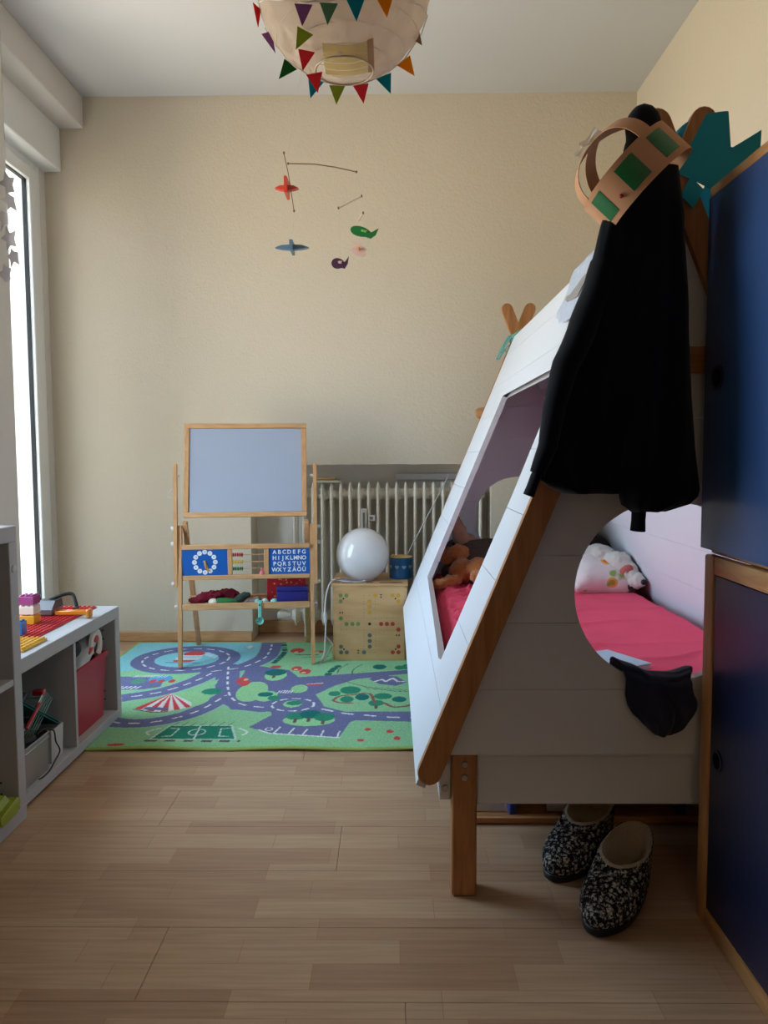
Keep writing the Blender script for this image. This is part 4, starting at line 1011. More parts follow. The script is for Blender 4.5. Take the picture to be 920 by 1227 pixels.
for c, lst in dots.items():
    g = G()
    for x, z, r_ in lst: g.prism([(x + r_ * math.cos(2 * PI * i / 16), z + r_ * math.sin(2 * PI * i / 16)) for i in range(16)], lambda a, b, t: (a, t, b), gy0 - .0003, gy0 + .0001)
    o = g.done('printed_dots', mat('print_' + c, COL[c], .6), fp, smooth=False); o['kind'] = 'stuff'
g = G()
def tri(x, z, dx, dz):
    d = Vector((dx, dz)); n_ = Vector((-dz, dx)); p = Vector((x, z))
    for off in (0, .011):
        q = p + d * off; g.prism([tuple(q + d * .007), tuple(q + n_ * .006), tuple(q - n_ * .006)], lambda a, b, t: (a, t, b), gy0 - .0003, gy0 + .0001)
tri(cxg - 5.2 * u_, czg + 2 * u_, 1, 0); tri(cxg + 2 * u_, czg + 5.2 * u_, 0, -1); tri(cxg + 5.2 * u_, czg - 2 * u_, -1, 0); tri(cxg - 2 * u_, czg - 5.2 * u_, 0, 1)
g.done('printed_arrows', MATS['print_d'], fp, smooth=False)
g = G()
for x, w_ in ((-.23, .05), (-.12, .03), (-.06, .09), (-.0, .045)):
    g.box((x, gy0 + .02, gz1 + .0121), (x + w_, gy0 + .05, gz1 + .0123))
g.done('lid_print', mat('faded_print', s(120, 100, 84), .7), lid)
ztop = gz1 + .012
# globe lamp
M_opal = mat('opal_glass', s(238, 236, 238), .10, .5, var=.01, transl=.25, coat=.6)
gl_ = thing('globe_lamp', 'white opal glass globe lamp standing on wooden game box', 'lamp', (-.139, 3.572, ztop))
prof = []
rg_ = .124; zc_ = ztop + .119
for i in range(25):
    a = R(-70 + 158 * i / 24); prof.append((max(.0008, rg_ * math.cos(a)), rg_ * math.sin(a)))
G().lathe(prof, (-.139, 3.572, zc_), 40).done('globe', M_opal, gl_, ang=60)
G().lathe([(.050, 0), (.050, .006), (.043, .0085)], (-.139, 3.572, ztop), 28).done('base', M_white, gl_)
M_cable = mat('white_cable', s(212, 206, 204), .5, .4)
g = G(); P_ = []
for i in range(110):
    a = i * .24; r1 = .075 + .022 * math.sin(i * .37); P_.append((-.195 + r1 * 1.0 * math.cos(a) * .95, 3.498 + .026 * math.sin(a) + .010 * math.sin(i * .5), ztop + .0045 + .012 * abs(math.sin(i * .19)) * (i / 110)))
P_ = [p for p in P_ if p[1] < 3.545]
g.tube(P_[:70], .0030, 6)
tag(g.done('cable_coil', mat('grey_cable', s(178, 170, 172), .5)), 'loose coil of pale cable in front of the globe lamp', 'cable')
lc = thing('lamp_cable', 'white lamp cable with inline switch hanging beside game box', 'cable', (-.3, 3.42, .3))
path = [(-.21, 3.55, ztop + .006), (-.245, 3.50, ztop + .020), (-.276, 3.455, ztop + .012), (-.294, 3.425, .34), (-.302, 3.405, .28), (-.304, 3.395, .235), (-.300, 3.393, .18), (-.304, 3.392, .11), (-.310, 3.394, .05), (-.335, 3.40, .014), (-.322, 3.41, .013), (-.300, 3.45, .035), (-.285, 3.50, .06), (-.282, 3.60, .03), (-.30, 3.75, .013), (-.34, 3.92, .004), (-.36, 4.01, .004)]
fine = []
for i in range(len(path) - 1):
    p0, p1, p2, p3 = [Vector(path[max(0, min(len(path) - 1, i + q))]) for q in (-1, 0, 1, 2)]
    for q in range(5):
        t_ = q / 5; fine.append(.5 * ((2 * p1) + (p2 - p0) * t_ + (2 * p0 - 5 * p1 + 4 * p2 - p3) * t_ ** 2 + (3 * p1 - p0 - 3 * p2 + p3) * t_ ** 3))
fine.append(Vector(path[-1]))
G().tube(fine, .0032, 7).done('cord', M_cable, lc)
G().tube([(-.302, 3.3945, .245), (-.303, 3.3945, .235), (-.302, 3.3945, .200), (-.301, 3.3945, .190)], [.004, .0085, .0085, .004], 10).done('inline_switch', M_white, lc)
# blue mug with hearts
M_mug = mat('blue_enamel', s(18, 98, 160), .25, .5, coat=.4)
mg = thing('heart_mug', 'blue tin mug with pale hearts standing on game box', 'mug', (.042, 3.622, ztop))
mcx, mcy, mr_ = .042, 3.622, .0575
G().lathe([(.052, .0005), (.056, .003), (mr_, .010), (mr_, .098), (mr_ + .0015, .100), (mr_ - .001, .101), (mr_ - .0025, .098), (mr_ - .0025, .012), (.001, .010)], (mcx, mcy, ztop), 32).done('mug_body', M_mug, mg)
M_heart = mat('pale_heart', s(120, 176, 210), .4)
for a in (-150, -112, -78, -44):
    g = G(); pts = []
    for i in range(20):
        t_ = 2 * PI * i / 20; pts.append((.0105 * math.sin(t_) ** 3, .0095 * (13 * math.cos(t_) - 5 * math.cos(2 * t_) - 2 * math.cos(3 * t_) - math.cos(4 * t_)) / 15))
    g.prism(pts, lambda p, q, t: (mcx + (mr_ + t) * math.cos(R(a) + p / mr_), mcy + (mr_ + t) * math.sin(R(a) + p / mr_), ztop + .058 + q), .0001, .0006)
    g.done('heart', M_heart, mg, smooth=False)
g = G().lathe([(mr_ - .003, .085), (mr_ - .004, .103), (.02, .108), (.001, .107)], (mcx, mcy, ztop), 24)
d = g.ell((mcx - .038, mcy - .02, ztop + .108), (.012, .012, .008)).done('mug_filling', mat('yellow_sponge', s(222, 190, 110), .9, bump=.5, bscale=120, var=.15, vscale=60)); tag(d, 'yellowish craft filling heaped in the blue mug', 'craft')
d = G().tube([(.060, 3.605, ztop + .070), (.072, 3.622, ztop + .115), (.20, 3.80, .690), (.288, 3.885, .846), (.292, 3.93, .850)], .0030, 8).done('white_rod', M_white); tag(d, 'thin white stick leaning from mug against the radiator', 'stick')

# ================================================================= play rug
RX0, RX1, RY0, RY1, RZ = -1.282, .088, 2.392, 3.800, .0085
NXR, NYR = 440, 400
gxx, gyy = np.meshgrid(np.linspace(RX0, RX1, NXR + 1), np.linspace(RY0, RY1, NYR + 1))
lin = lambda *c: np.array(s(*c)[:3])
img = np.empty(gxx.shape + (3,)); img[:] = lin(146, 202, 154)
def inpoly(P_):
    ins = np.zeros(gxx.shape, bool); k = len(P_)
    for i in range(k):
        x1, y1 = P_[i]; x2, y2 = P_[(i + 1) % k]
        if y1 == y2: continue
        c_ = ((y1 > gyy) != (y2 > gyy)) & (gxx < (x2 - x1) * (gyy - y1) / (y2 - y1) + x1); ins ^= c_
    return ins
def spline(P_, n_=8):
    out = []
    for i in range(len(P_) - 1):
        p0, p1, p2, p3 = [np.array(P_[max(0, min(len(P_) - 1, i + q))]) for q in (-1, 0, 1, 2)]
        for q in range(n_):
            t_ = q / n_; out.append(.5 * ((2 * p1) + (p2 - p0) * t_ + (2 * p0 - 5 * p1 + 4 * p2 - p3) * t_ ** 2 + (3 * p1 - p0 - 3 * p2 + p3) * t_ ** 3))
    out.append(np.array(P_[-1])); return out
def dist(P_, dash=None):
    d = np.full(gxx.shape, 9.); run = 0
    for a, b in zip(P_, P_[1:]):
        v_ = b - a; l2 = float(v_ @ v_) + 1e-12; ln = math.sqrt(l2)
        t_ = np.clip(((gxx - a[0]) * v_[0] + (gyy - a[1]) * v_[1]) / l2, 0, 1)
        dd = np.hypot(gxx - a[0] - t_ * v_[0], gyy - a[1] - t_ * v_[1])
        if dash: dd = np.where(((run + t_ * ln) % dash) < dash * .55, dd, 9.)
        d = np.minimum(d, dd); run += ln
    return d
def fill(P_, *c): img[inpoly(P_)] = lin(*c)
def stroke(P_, wd, *c, dash=None, sm=True): img[dist(spline(P_) if sm else [np.array(p) for p in P_], dash) < wd / 2] = lin(*c)
def ellip(e, *c, rim=None):
    q = ((gxx - e[0]) / e[2]) ** 2 + ((gyy - e[1]) / e[3]) ** 2
    img[q < 1] = lin(*c)
    if rim: img[(q < 1.12) & (q > .9)] = lin(*rim)
def eline(e, n_=36): return [(e[0] + e[2] * math.cos(2 * PI * i / n_), e[1] + e[3] * math.sin(2 * PI * i / n_)) for i in range(n_ + 1)]
ROAD, WAT, TREE, TREE2, WHT, REDC = (112, 116, 156), (138, 204, 214), (38, 116, 112), (52, 140, 112), (226, 230, 232), (206, 84, 84)
fill([(-1.29, 3.10), (-1.29, 3.81), (-.66, 3.81), (-.626, 3.663), (-.621, 3.443), (-.699, 3.357), (-.938, 3.275), (-1.102, 3.317), (-1.224, 3.25)], *WAT)
R5 = [(-1.29, 3.198), (-.967, 3.197), (-.945, 3.05), (-1.004, 3.016), (-1.29, 2.994)]
ellip((-.891, 3.185, .15, .056), 146, 204, 152)
fill(R5, *ROAD)
R3 = [(-1.29, 2.80), (-1.123, 2.854), (-1.049, 2.906), (-.924, 2.982), (-.834, 3.109), (-.781, 3.248)]
R4 = [(-1.29, 2.72), (-1.05, 2.662), (-.951, 2.626), (-.85, 2.635), (-.758, 2.698), (-.7, 2.792), (-.654, 2.937)]
R2 = [(-.73, 3.343), (-.686, 3.121), (-.637, 2.937), (-.572, 2.832), (-.481, 2.792)]
ARC = [(-.787, 3.275), (-.665, 3.342), (-.597, 3.487), (-.590, 3.60), (-.595, 3.70), (-.61, 3.81)]
RING = (-.953, 3.478, .195, .190)
BIG = [(-.646, 3.373), (-.564, 3.344), (-.45, 3.289), (-.399, 3.184), (.092, 3.3), (.091, 3.246), (-.157, 3.153), (-.237, 3.061), (-.303, 2.948), (-.256, 2.803), (-.175, 2.744), (.092, 2.744), (.092, 2.635), (-.133, 2.653), (-.151, 2.635), (-.18, 2.486), (-.418, 2.526), (-.499, 2.584), (-.438, 2.708), (-.447, 2.745), (-.6, 2.77), (-.66, 2.9), (-.64, 3.1)]
edge = (150, 190, 190)
for P_, w_ in ((R3, .092), (R4, .085), (R2, .10), (ARC, .10)): stroke(P_, w_ + .012, *edge)
for P_, w_ in ((R3, .092), (R4, .085), (R2, .10), (ARC, .10)): stroke(P_, w_, *ROAD)
stroke(eline(RING), .105, *ROAD)
ellip((-.94, 3.474, .135, .13), *WAT)
fill(BIG, *ROAD)
ellip((-.807, 2.885, .10, .10), 152, 208, 152)
fill([(-.768, 3.073), (-.731, 3.158), (-.725, 3.085)], 152, 208, 152)
ellip((-.56, 2.99, .06, .13), 152, 208, 152)
for P_ in (R3, R4, R2, ARC): stroke(P_, .009, *WHT, dash=.075)
stroke(eline(RING), .009, *WHT, dash=.07)
stroke([(-.26, 2.773), (-.174, 2.726), (-.099, 2.707), (-.011, 2.685), (.084, 2.681)], .011, *WHT, dash=.085)
for e in [(-.499, 3.212, .046, .078), (-.376, 3.022, .034, .055), (-.493, 2.928, .043, .065), (-.379, 2.833, .035, .04), (-.298, 2.655, .092, .06)]: ellip(e, 152, 210, 154)
stroke(eline((-.376, 2.825, .079, .072)), .009, *WHT, dash=.05)
for i, e in enumerate([(-.506, 3.257, .046, .05), (-.374, 2.843, .03, .026), (-.347, 2.699, .038, .04), (-.299, 2.717, .038, .046), (-.246, 2.689, .037, .045), (-.17, 3.004, .041, .05), (-.119, 2.915, .027, .039), (-.177, 2.889, .026, .038), (-.039, 2.926, .035, .038), (.024, 2.888, .028, .033), (-.064, 2.843, .029, .036), (-.229, 2.959, .024, .031), (-.059, 3.342, .03, .039), (.063, 3.341, .023, .044), (.03, 3.328, .023, .034), (-.50, 2.95, .03, .03), (-.46, 2.905, .025, .03), (-.72, 2.99, .04, .04)]):
    ellip(e, *(TREE2 if i % 3 else TREE))
for x, y in ((-.347, 2.655), (-.299, 2.665), (-.246, 2.64), (-.506, 3.2), (-.064, 2.805)): stroke([(x, y - .022), (x, y + .01)], .012, 110, 92, 84)
stroke([(-.23, 2.874), (-.207, 2.926), (-.161, 2.943), (-.094, 2.958), (-.07, 2.852)], .013, 150, 100, 92)
stroke([(-.23, 2.874), (-.201, 2.847), (-.155, 2.843)], .013, 150, 100, 92)
stroke([(-.031, 2.842), (.001, 2.798), (.046, 2.806), (.088, 2.842)], .015, 150, 100, 92)
fill([(-.099, 3.152), (-.072, 3.213), (.016, 3.195), (.058, 3.108), (.015, 3.06), (-.055, 3.084)], 112, 116, 156)
stroke([(-.075, 3.12), (-.045, 3.15), (-.03, 3.12), (0, 3.17), (.02, 3.12), (.045, 3.12)], .012, *WHT, sm=False)
for P_ in ([(-.239, 3.234), (-.233, 3.315), (-.2, 3.393)], [(-.174, 3.208), (-.172, 3.301), (-.137, 3.384)], [(-.23, 3.158), (-.125, 3.061), (.001, 2.991), (.085, 2.985)]): stroke(P_, .005, 92, 110, 104)
for i in range(9):
    x = -.12 + i * .024; stroke([(x, 3.055 - i * .006), (x + .03, 3.01 - i * .004)], .004, 100, 130, 104, sm=False)
stroke([(-.537, 3.415), (-.521, 3.52), (-.518, 3.615), (-.545, 3.78)], .028, 46, 112, 100, dash=.03)
stroke([(-.278, 3.222), (-.262, 3.301), (-.237, 3.365)], .03, 46, 112, 100, dash=.04)
for e in [(-.458, 3.631, .034, .046), (-.107, 2.463, .012, .012), (-.011, 2.542, .013, .016), (.013, 2.479, .012, .016), (-.086, 2.563, .011, .014), (-.352, 3.607, .025, .019), (-.518, 3.344, .024, .022), (-.38, 3.268, .025, .042), (-.423, 3.317, .023, .038), (-.323, 3.08, .035, .012), (-.63, 3.14, .022, .05), (-.61, 3.10, .02, .04), (-.90, 2.42, .03, .012)]:
    ellip(e, *REDC)
for x, y in ((-.46, 3.60), (-.385, 3.25), (-.425, 3.30), (-.36, 3.60), (-.615, 3.15)): ellip((x, y, .010, .014), 222, 200, 150)
stroke([(-.46, 3.55), (-.35, 3.55)], .008, 80, 84, 90); stroke([(-.42, 3.50), (-.30, 3.52)], .006, 80, 84, 90)
stroke([(-.35, 3.085), (-.29, 3.10)], .008, *WHT)
ellip((-.978, 3.165, .05, .05), 92, 164, 204); ellip((-1.06, 3.13, .03, .04), 92, 150, 130)
for x in (-1.0, -.965, -.92): ellip((x, 3.13, .014, .024), *REDC)
for i in range(12): stroke([(-1.10 + i * .012, 3.185), (-1.09 + i * .012, 3.215)], .004, *WHT, sm=False)
for i in range(5): stroke([(-1.11 + i * .018, 3.025), (-1.10 + i * .018, 3.055)], .007, *WHT, sm=False)
for i in range(6): stroke([(-.455 + i * .010, 2.965), (-.45 + i * .010, 3.0)], .005, *WHT, sm=False)
# circus tent
st = [(-.961, 2.783), (-.934, 2.77), (-.908, 2.758), (-.88, 2.75), (-.853, 2.746), (-.827, 2.754), (-.807, 2.762), (-.788, 2.773), (-.77, 2.789), (-.753, 2.802), (-.767, 2.853)]
for i in range(len(st) - 1):
    fill([(-.875, 2.964), st[i], st[i + 1]], *((206, 74, 78) if i % 2 == 0 else (228, 226, 226)))
fill([(-.92, 2.80), (-.84, 2.79), (-.83, 2.76), (-.93, 2.77)], 104, 110, 150)
stroke([(-.961, 2.775), (-.88, 2.74), (-.83, 2.745)], .008, 100, 110, 120)
# boat
fill([(-1.0, 3.46), (-.90, 3.46), (-.885, 3.51), (-1.01, 3.51)], 212, 218, 222); fill([(-1.0, 3.43), (-.92, 3.43), (-.90, 3.46), (-1.01, 3.46)], *REDC)
ellip((-.94, 3.575, .05, .045), *REDC); stroke([(-.99, 3.535), (-.90, 3.535)], .02, *WHT)
stroke([(-1.03, 3.42), (-.88, 3.41)], .012, 92, 140, 190)
for x in (-.88, -.87, -.85, -.83): ellip((x, 3.57 - (x + .88), .010, .03), 190, 220, 226)
ellip((-.70, 3.68, .03, .014), 150, 180, 190); ellip((-.70, 3.70, .012, .03), 220, 226, 228); ellip((-1.12, 3.70, .03, .012), 160, 190, 196)
# football pitch
FP = [(-.775, 2.60), (-.56, 2.60), (-.520, 2.47), (-.805, 2.47)]
stroke([(-.81, 2.455), (-.51, 2.455)], .018, 88, 104, 98, dash=.06, sm=False)
fill(FP, 44, 136, 112)
stroke(FP + FP[:1], .007, 190, 216, 208, sm=False); stroke([(-.668, 2.60), (-.660, 2.47)], .006, 200, 222, 214, sm=False)
stroke(eline((-.665, 2.537, .028, .028)), .005, 200, 222, 214)
for q in (-.765, -.56): stroke([(q, 2.575), (q + (.03 if q < -.6 else -.03), 2.57), (q + (.022 if q < -.6 else -.022), 2.50), (q - (.01 if q < -.6 else -.01), 2.498)], .005, 200, 222, 214, sm=False)
stroke([(-.80, 2.575), (-.835, 2.54), (-.82, 2.51)], .007, *WHT); stroke([(-.53, 2.575), (-.495, 2.54), (-.505, 2.51)], .007, *WHT)
for i in range(7): stroke([(-.765 + i * .032, 2.60), (-.752 + i * .032, 2.635)], .004, 110, 130, 110, sm=False)
# parking
stroke([(-.459, 2.559), (-.418, 2.526), (-.18, 2.486)], .008, *WHT, sm=False)
pk = [(-.404, 2.526), (-.389, 2.584), (-.353, 2.515), (-.34, 2.575), (-.305, 2.505), (-.294, 2.562), (-.241, 2.496), (-.237, 2.554), (-.186, 2.489), (-.182, 2.547)]
for i in range(0, 10, 2): stroke([pk[i], pk[i + 1]], .006, *WHT, sm=False)
stroke(eline((-.425, 2.565, .012, .014)), .004, *WHT)
img[(gxx < RX0 + .010) | (gxx > RX1 - .010) | (gyy < RY0 + .012) | (gyy > RY1 - .012)] = lin(150, 190, 110)
rn = np.random.default_rng(3)
img *= (1 + .07 * rn.standard_normal(gxx.shape))[..., None]
img = np.clip(img * 1.0, 0, 1)
zz_ = RZ - .003 * (np.minimum.reduce([gxx - RX0, RX1 - gxx, gyy - RY0, RY1 - gyy]) < .004) + .0006 * rn.standard_normal(gxx.shape)
zz_ += .006 * np.exp(-((gyy - RY0) / .05) ** 2) * (np.sin(gxx * 14) * .5 + .3) 
nv = gxx.size
verts = np.stack([gxx.ravel(), gyy.ravel(), zz_.ravel()], 1)
ii = np.arange(nv).reshape(gxx.shape)
fc = np.stack([ii[:-1, :-1].ravel(), ii[:-1, 1:].ravel(), ii[1:, 1:].ravel(), ii[1:, :-1].ravel()], 1)
me = bpy.data.meshes.new('pile')
me.vertices.add(nv); me.vertices.foreach_set('co', verts.ravel().astype(np.float32))
me.loops.add(fc.size); me.loops.foreach_set('vertex_index', fc.ravel().astype(np.int32))
me.polygons.add(len(fc)); me.polygons.foreach_set('loop_start', np.arange(0, fc.size, 4, dtype=np.int32)); me.polygons.foreach_set('loop_total', np.full(len(fc), 4, dtype=np.int32))
me.update(calc_edges=True)
ca = me.color_attributes.new('print', 'FLOAT_COLOR', 'POINT')
ca.data.foreach_set('color', np.concatenate([img.reshape(-1, 3), np.ones((nv, 1))], 1).ravel().astype(np.float32))
mrug = bpy.data.materials.new('printed_rug_pile'); mrug.use_nodes = True; n = mrug.node_tree; b = n.nodes['Principled BSDF']; b.inputs['Roughness'].default_value = .95; b.inputs['Specular IOR Level'].default_value = .1
at_ = n.nodes.new('ShaderNodeVertexColor'); at_.layer_name = 'print'; n.links.new(at_.outputs[0], b.inputs['Base Color'])
tx = n.nodes.new('ShaderNodeTexNoise'); tx.inputs['Scale'].default_value = 160; g_ = n.nodes.new('ShaderNodeTexCoord'); n.links.new(g_.outputs['Object'], tx.inputs['Vector'])
bp = n.nodes.new('ShaderNodeBump'); bp.inputs['Strength'].default_value = .6; bp.inputs['Distance'].default_value = .004; n.links.new(tx.outputs['Fac'], bp.inputs['Height']); n.links.new(bp.outputs[0], b.inputs['Normal'])
me.materials.append(mrug); me.shade_smooth()
rug = thing('play_rug', 'green play rug printed with roads, lake and football pitch', 'rug', ((RX0 + RX1) / 2, (RY0 + RY1) / 2, 0))
me.transform(Matrix.Translation(-org(rug)))
put('pile', me, rug)
def hemx(y): return [(RX0 + (RX1 - RX0) * i / 60, y, .0045 + (.006 * (math.sin((RX0 + (RX1 - RX0) * i / 60) * 14) * .5 + .3) if y < 3 else 0)) for i in range(61)]
M_hem = mat('yellow_green_hem', s(170, 190, 100), .9)
g = G().tube(hemx(RY0), .0042, 8); g.tube(hemx(RY1), .0042, 8)
g.tube([(RX0, RY0 + (RY1 - RY0) * i / 10, .0045) for i in range(11)], .0042, 8); g.tube([(RX1, RY0 + (RY1 - RY0) * i / 10, .0045) for i in range(11)], .0042, 8)
g.done('hem', M_hem, rug)
# ================================================================= children's easel
EZ = RZ + .001
ea = thing('easel', 'wooden child easel with whiteboard, clock, abacus and alphabet panel', 'easel', (-.648, 3.357, EZ), R(6.3))
HW = .292
def bar(p, q, wx, wy, name, parent=ea, m=M_beech, bev=.003):
    p = Vector(p); q = Vector(q); d = (q - p).normalized(); x = Vector((1, 0, 0)); y_ = d.cross(x).normalized(); x = y_.cross(d).normalized()
    g = G(); hx, hy = x * wx / 2, y_ * wy / 2; e = bev
    def ring(c, k): return [c + hx * sx_ * k + hy * sy_ * k for sx_, sy_ in ((-1, -1), (1, -1), (1, 1), (-1, 1))]
    kx = 1 - 2 * e / max(wx, wy)
    g.rings([ring(p, kx), ring(p + d * e, 1), ring(q - d * e, 1), ring(q, kx)])
    return g.done(name, m, parent, local=True, ang=20)
for sg in (-1, 1):
    bar((sg * HW, .0, 0), (sg * HW, .075, .625), .017, .030, 'front_leg')
    bar((sg * (HW - .0225), .425, 0), (sg * (HW - .0225), .070, .640), .020, .028, 'back_leg')
    po = bar((sg * (HW + .0165), .040, .355), (sg * (HW + .0165), .085, .900), .015, .028, 'upper_post')
    for z, y in ((.615, .064), (.545, .058), (.37, .041)):
        G().lathe([(.009, 0), (.009, .010), (.006, .014)], (sg * (HW + .024), y, z), 12, M=Matrix.Rotation(R(90 * sg), 4, 'Y')).done('knob', M_white, po, local=True)
    G().lathe([(.006, 0), (.006, .018)], (sg * (HW - .004), .0805, .845), 10, M=Matrix.Rotation(R(90 * sg), 4, 'Y')).done('pivot', M_white, po, local=True)
    g = G().tube([(sg * (HW + .03), .08, .79), (sg * (HW + .045), .075, .775), (sg * (HW + .048), .07, .755), (sg * (HW + .035), .07, .748)], .0022, 6)
    g.done('cord', M_cable, po, local=True)
    G().lathe([(.008, 0), (.008, .010), (.005, .013)], (sg * (HW + .0105), .031, .268), 12, M=Matrix.Rotation(R(90 * sg), 4, 'Y')).done('knob', M_white, ea, local=True)
# board: tilts back around the pivots
bt = Matrix.Translation((0, .052, .662)) @ Matrix.Rotation(R(-13), 4, 'X')
BWd, BHt = .272, .428
def bbox(lo, hi, m, name, parent=ea, bev=.002): return G().box(lo, hi, bev, M=bt).done(name, m, parent, local=True)
fr = bbox((-BWd, -.009, .0), (BWd, .009, .022), M_beechx, 'board_frame')
for lo_, hi_, mm in [((-BWd, -.009, BHt - .022), (BWd, .009, BHt), M_beechx), ((-BWd, -.009, .022), (-BWd + .022, .009, BHt - .022), M_beech), ((BWd - .022, -.009, .022), (BWd, .009, BHt - .022), M_beech)]:
    bbox(lo_, hi_, mm, 'board_frame')
wbd = bbox((-BWd + .021, -.003, .021), (BWd - .021, .003, BHt - .021), mat('whiteboard', s(164, 174, 192), .25, .5, var=.01, coat=.2), 'whiteboard')
# activity panel
py = .046
def pbox(x0, x1, z0, z1, m, name, y0=py - .006, y1=py + .006, parent=ea, bev=.002): return G().box((x0, y0, z0), (x1, y1, z1), bev).done(name, m, parent, local=True)
pbox(-HW + .0105, HW - .0105, .520, .541, M_beechx, 'panel_rail', py - .010, py + .010)
pbox(-HW + .0105, HW - .0105, .384, .404, M_beechx, 'panel_rail', py - .010, py + .010)
pbox(-.082, -.062, .404, .520, M_beech, 'panel_stile', py - .008, py + .008); pbox(.078, .100, .404, .520, M_beech, 'panel_stile', py - .008, py + .008)
M_bp = mat('royal_blue_panel', s(24, 92, 176), .35, .4, var=.03)
ck = pbox(-HW + .0105, -.082, .404, .520, M_bp, 'clock_panel', py - .003, py + .003, bev=.0)
al = pbox(.100, HW - .0105, .404, .520, M_bp, 'alphabet_panel', py - .003, py + .003, bev=.0)
cxx, czz = -.182, .463
M_pw = mat('print_white', s(232, 234, 238), .5)
for i in range(12):
    a = R(90 - 30 * (i + 1)); x, z = cxx + .0455 * math.cos(a), czz + .0455 * math.sin(a)
    dsk = G().lathe([(.0105, 0), (.0105, .0006)], (x, py - .003, z), 16, M=Matrix.Rotation(R(90), 4, 'X')).done('clock_disc', M_pw, ck, local=True)
mes = [text_mesh(str(i + 1), .012, mat('print_blue', s(60, 96, 150), .6), ea, Matrix.Translation((cxx + .0455 * math.cos(R(90 - 30 * (i + 1))), py - .0039, czz + .0455 * math.sin(R(90 - 30 * (i + 1))))) @ FRONT) for i in range(12)]
put('numerals', join_meshes(mes), ck)
hd = G().box((-.005, -.0075, -.008), (.005, -.0035, .044), .002, M=Matrix.Translation((cxx, py, czz)) @ Matrix.Rotation(R(160), 4, 'Y')).done('clock_hand', M_beech, ck, local=True)
G().box((-.004, -.011, -.006), (.004, -.0078, .030), .002, M=Matrix.Translation((cxx, py, czz)) @ Matrix.Rotation(R(170), 4, 'Y')).lathe([(.004, 0), (.004, .012)], (cxx, py, czz), 12, M=Matrix.Rotation(R(90), 4, 'X')).done('clock_hand', M_beech, ck, local=True)
mes = []
for r_, row_ in enumerate(('ABCDEFG', 'HIJKLMNO', 'PQRSTUV', 'WXYZÄÖÜ')):
    k = len(row_)
    for i, ch in enumerate(row_):
        x = .1905 + (i - (k - 1) / 2) * (.0218 if k == 7 else .0188)
        mes.append(text_mesh(ch, .0255, M_pw, ea, Matrix.Translation((x, py - .0035, .5025 - r_ * .0265)) @ FRONT, off=.0006))
put('lettering', join_meshes(mes), al)
beadm = {}
for r_, (c_, z) in enumerate(zip((s(176, 24, 40), s(216, 178, 30), s(26, 96, 52)), (.494, .462, .431))):
    rod = G().tube([(-.062, py, z), (.078, py, z)], .0016, 6).done('abacus_rod', M_beechx, ea, local=True)
    mm = mat('bead_%d' % r_, c_, .3, coat=.3)
    bmz = G().lathe([(.002, -.0042), (.0078, -.003), (.0085, 0), (.0078, .003), (.002, .0042)], (0, 0, 0), 14, M=Matrix.Rotation(R(90), 4, 'Y')).mesh('bead', mm)
    for i in range(5):
        o = put('bead', bmz, rod); o.location = (-.0565 + i * .0095, py, z)
# tray
tr = G().box((-HW + .011, .015, .252), (HW - .011, .037, .280), .002).done('tray_front', M_beechx, ea, local=True)
G().box((-HW + .011, .037, .256), (HW - .011, .225, .262), .001).done('tray_floor', M_beechx, ea, local=True)
G().box((-HW + .011, .225, .252), (HW - .011, .240, .280), .002).done('tray_back', M_beechx, ea, local=True)
# things on the tray, world space from easel-local coordinates
EM = Matrix.Translation((-.648, 3.357, EZ)) @ Matrix.Rotation(R(6.3), 4, 'Z')
ZTR = .2625
def soft(name, label, cat, parts, m, vox=.005, sm=3, wr=None):
    g = G()
    for c_, r_, ro in parts: g.ell(c_, r_, ro)
    o = blobby(g.done(name, m, None, local=True), vox, sm)
    if wr: wrinkle(o, *wr)
    zmin = min(v.co.z for v in o.data.vertices); o.data.transform(Matrix.Translation((0, 0, ZTR - zmin)))
    o.matrix_world = EM; return tag(o, label, cat)
M_wine = mat('wine_red_cotton', s(112, 26, 44), .9, .15, bump=.3, bscale=150)
soft('wine_cloth', 'wine red cloth bunched up on easel tray by clock', 'cloth', [((-.20, .085, .285), (.065, .035, .022), (0, -.25, .1)), ((-.155, .09, .300), (.05, .03, .014), (0, .1, 0)), ((-.235, .09, .274), (.03, .03, .012), None)], M_wine, wr=(.010, 45, .006, 95))
soft('wine_cloth', 'second wine red cloth folded behind the green shoe', 'cloth', [((-.105, .125, .290), (.065, .03, .026), (0, .12, 0)), ((-.08, .12, .304), (.05, .025, .014), (0, .2, 0)), ((-.06, .12, .27), (.05, .03, .01), None)], M_wine, wr=(.010, 48, .006, 90))
sg_ = thing('green_shoe', 'small green shoe with white toe lying on tray', 'shoe', (0, 0, 0)); sg_.matrix_world = EM
g = G().ell((-.105, .060, .281), (.062, .022, .018)); o = blobby(g.done('upper', mat('green_canvas', s(40, 110, 54), .8, bump=.4, bscale=200), sg_, local=True), .004, 2)
g = G().ell((-.150, .0585, .2805), (.024, .0225, .0178)); blobby(g.done('toe_cap', P_wht, sg_, local=True), .004, 2)
soft('dark_sock', 'dark green sock lying behind the green shoe', 'sock', [((-.035, .075, .290), (.045, .02, .018), (0, -.5, 0)), ((-.012, .075, .305), (.028, .02, .016), None), ((-.06, .08, .274), (.03, .02, .012), None)], mat('dark_green_wool', s(44, 60, 50), .95, bump=.5, bscale=200), wr=(.005, 60))
soft('dark_scrap', 'dark patterned scrap of cloth in middle of tray', 'cloth', [((.02, .075, .275), (.035, .022, .013), (0, .1, 0)), ((.045, .08, .28), (.02, .02, .016), None), ((-.005, .08, .27), (.03, .02, .008), None)], mat('maroon_print', s(70, 32, 40), .9, col2=s(150, 140, 134), vscale=60), wr=(.006, 40))
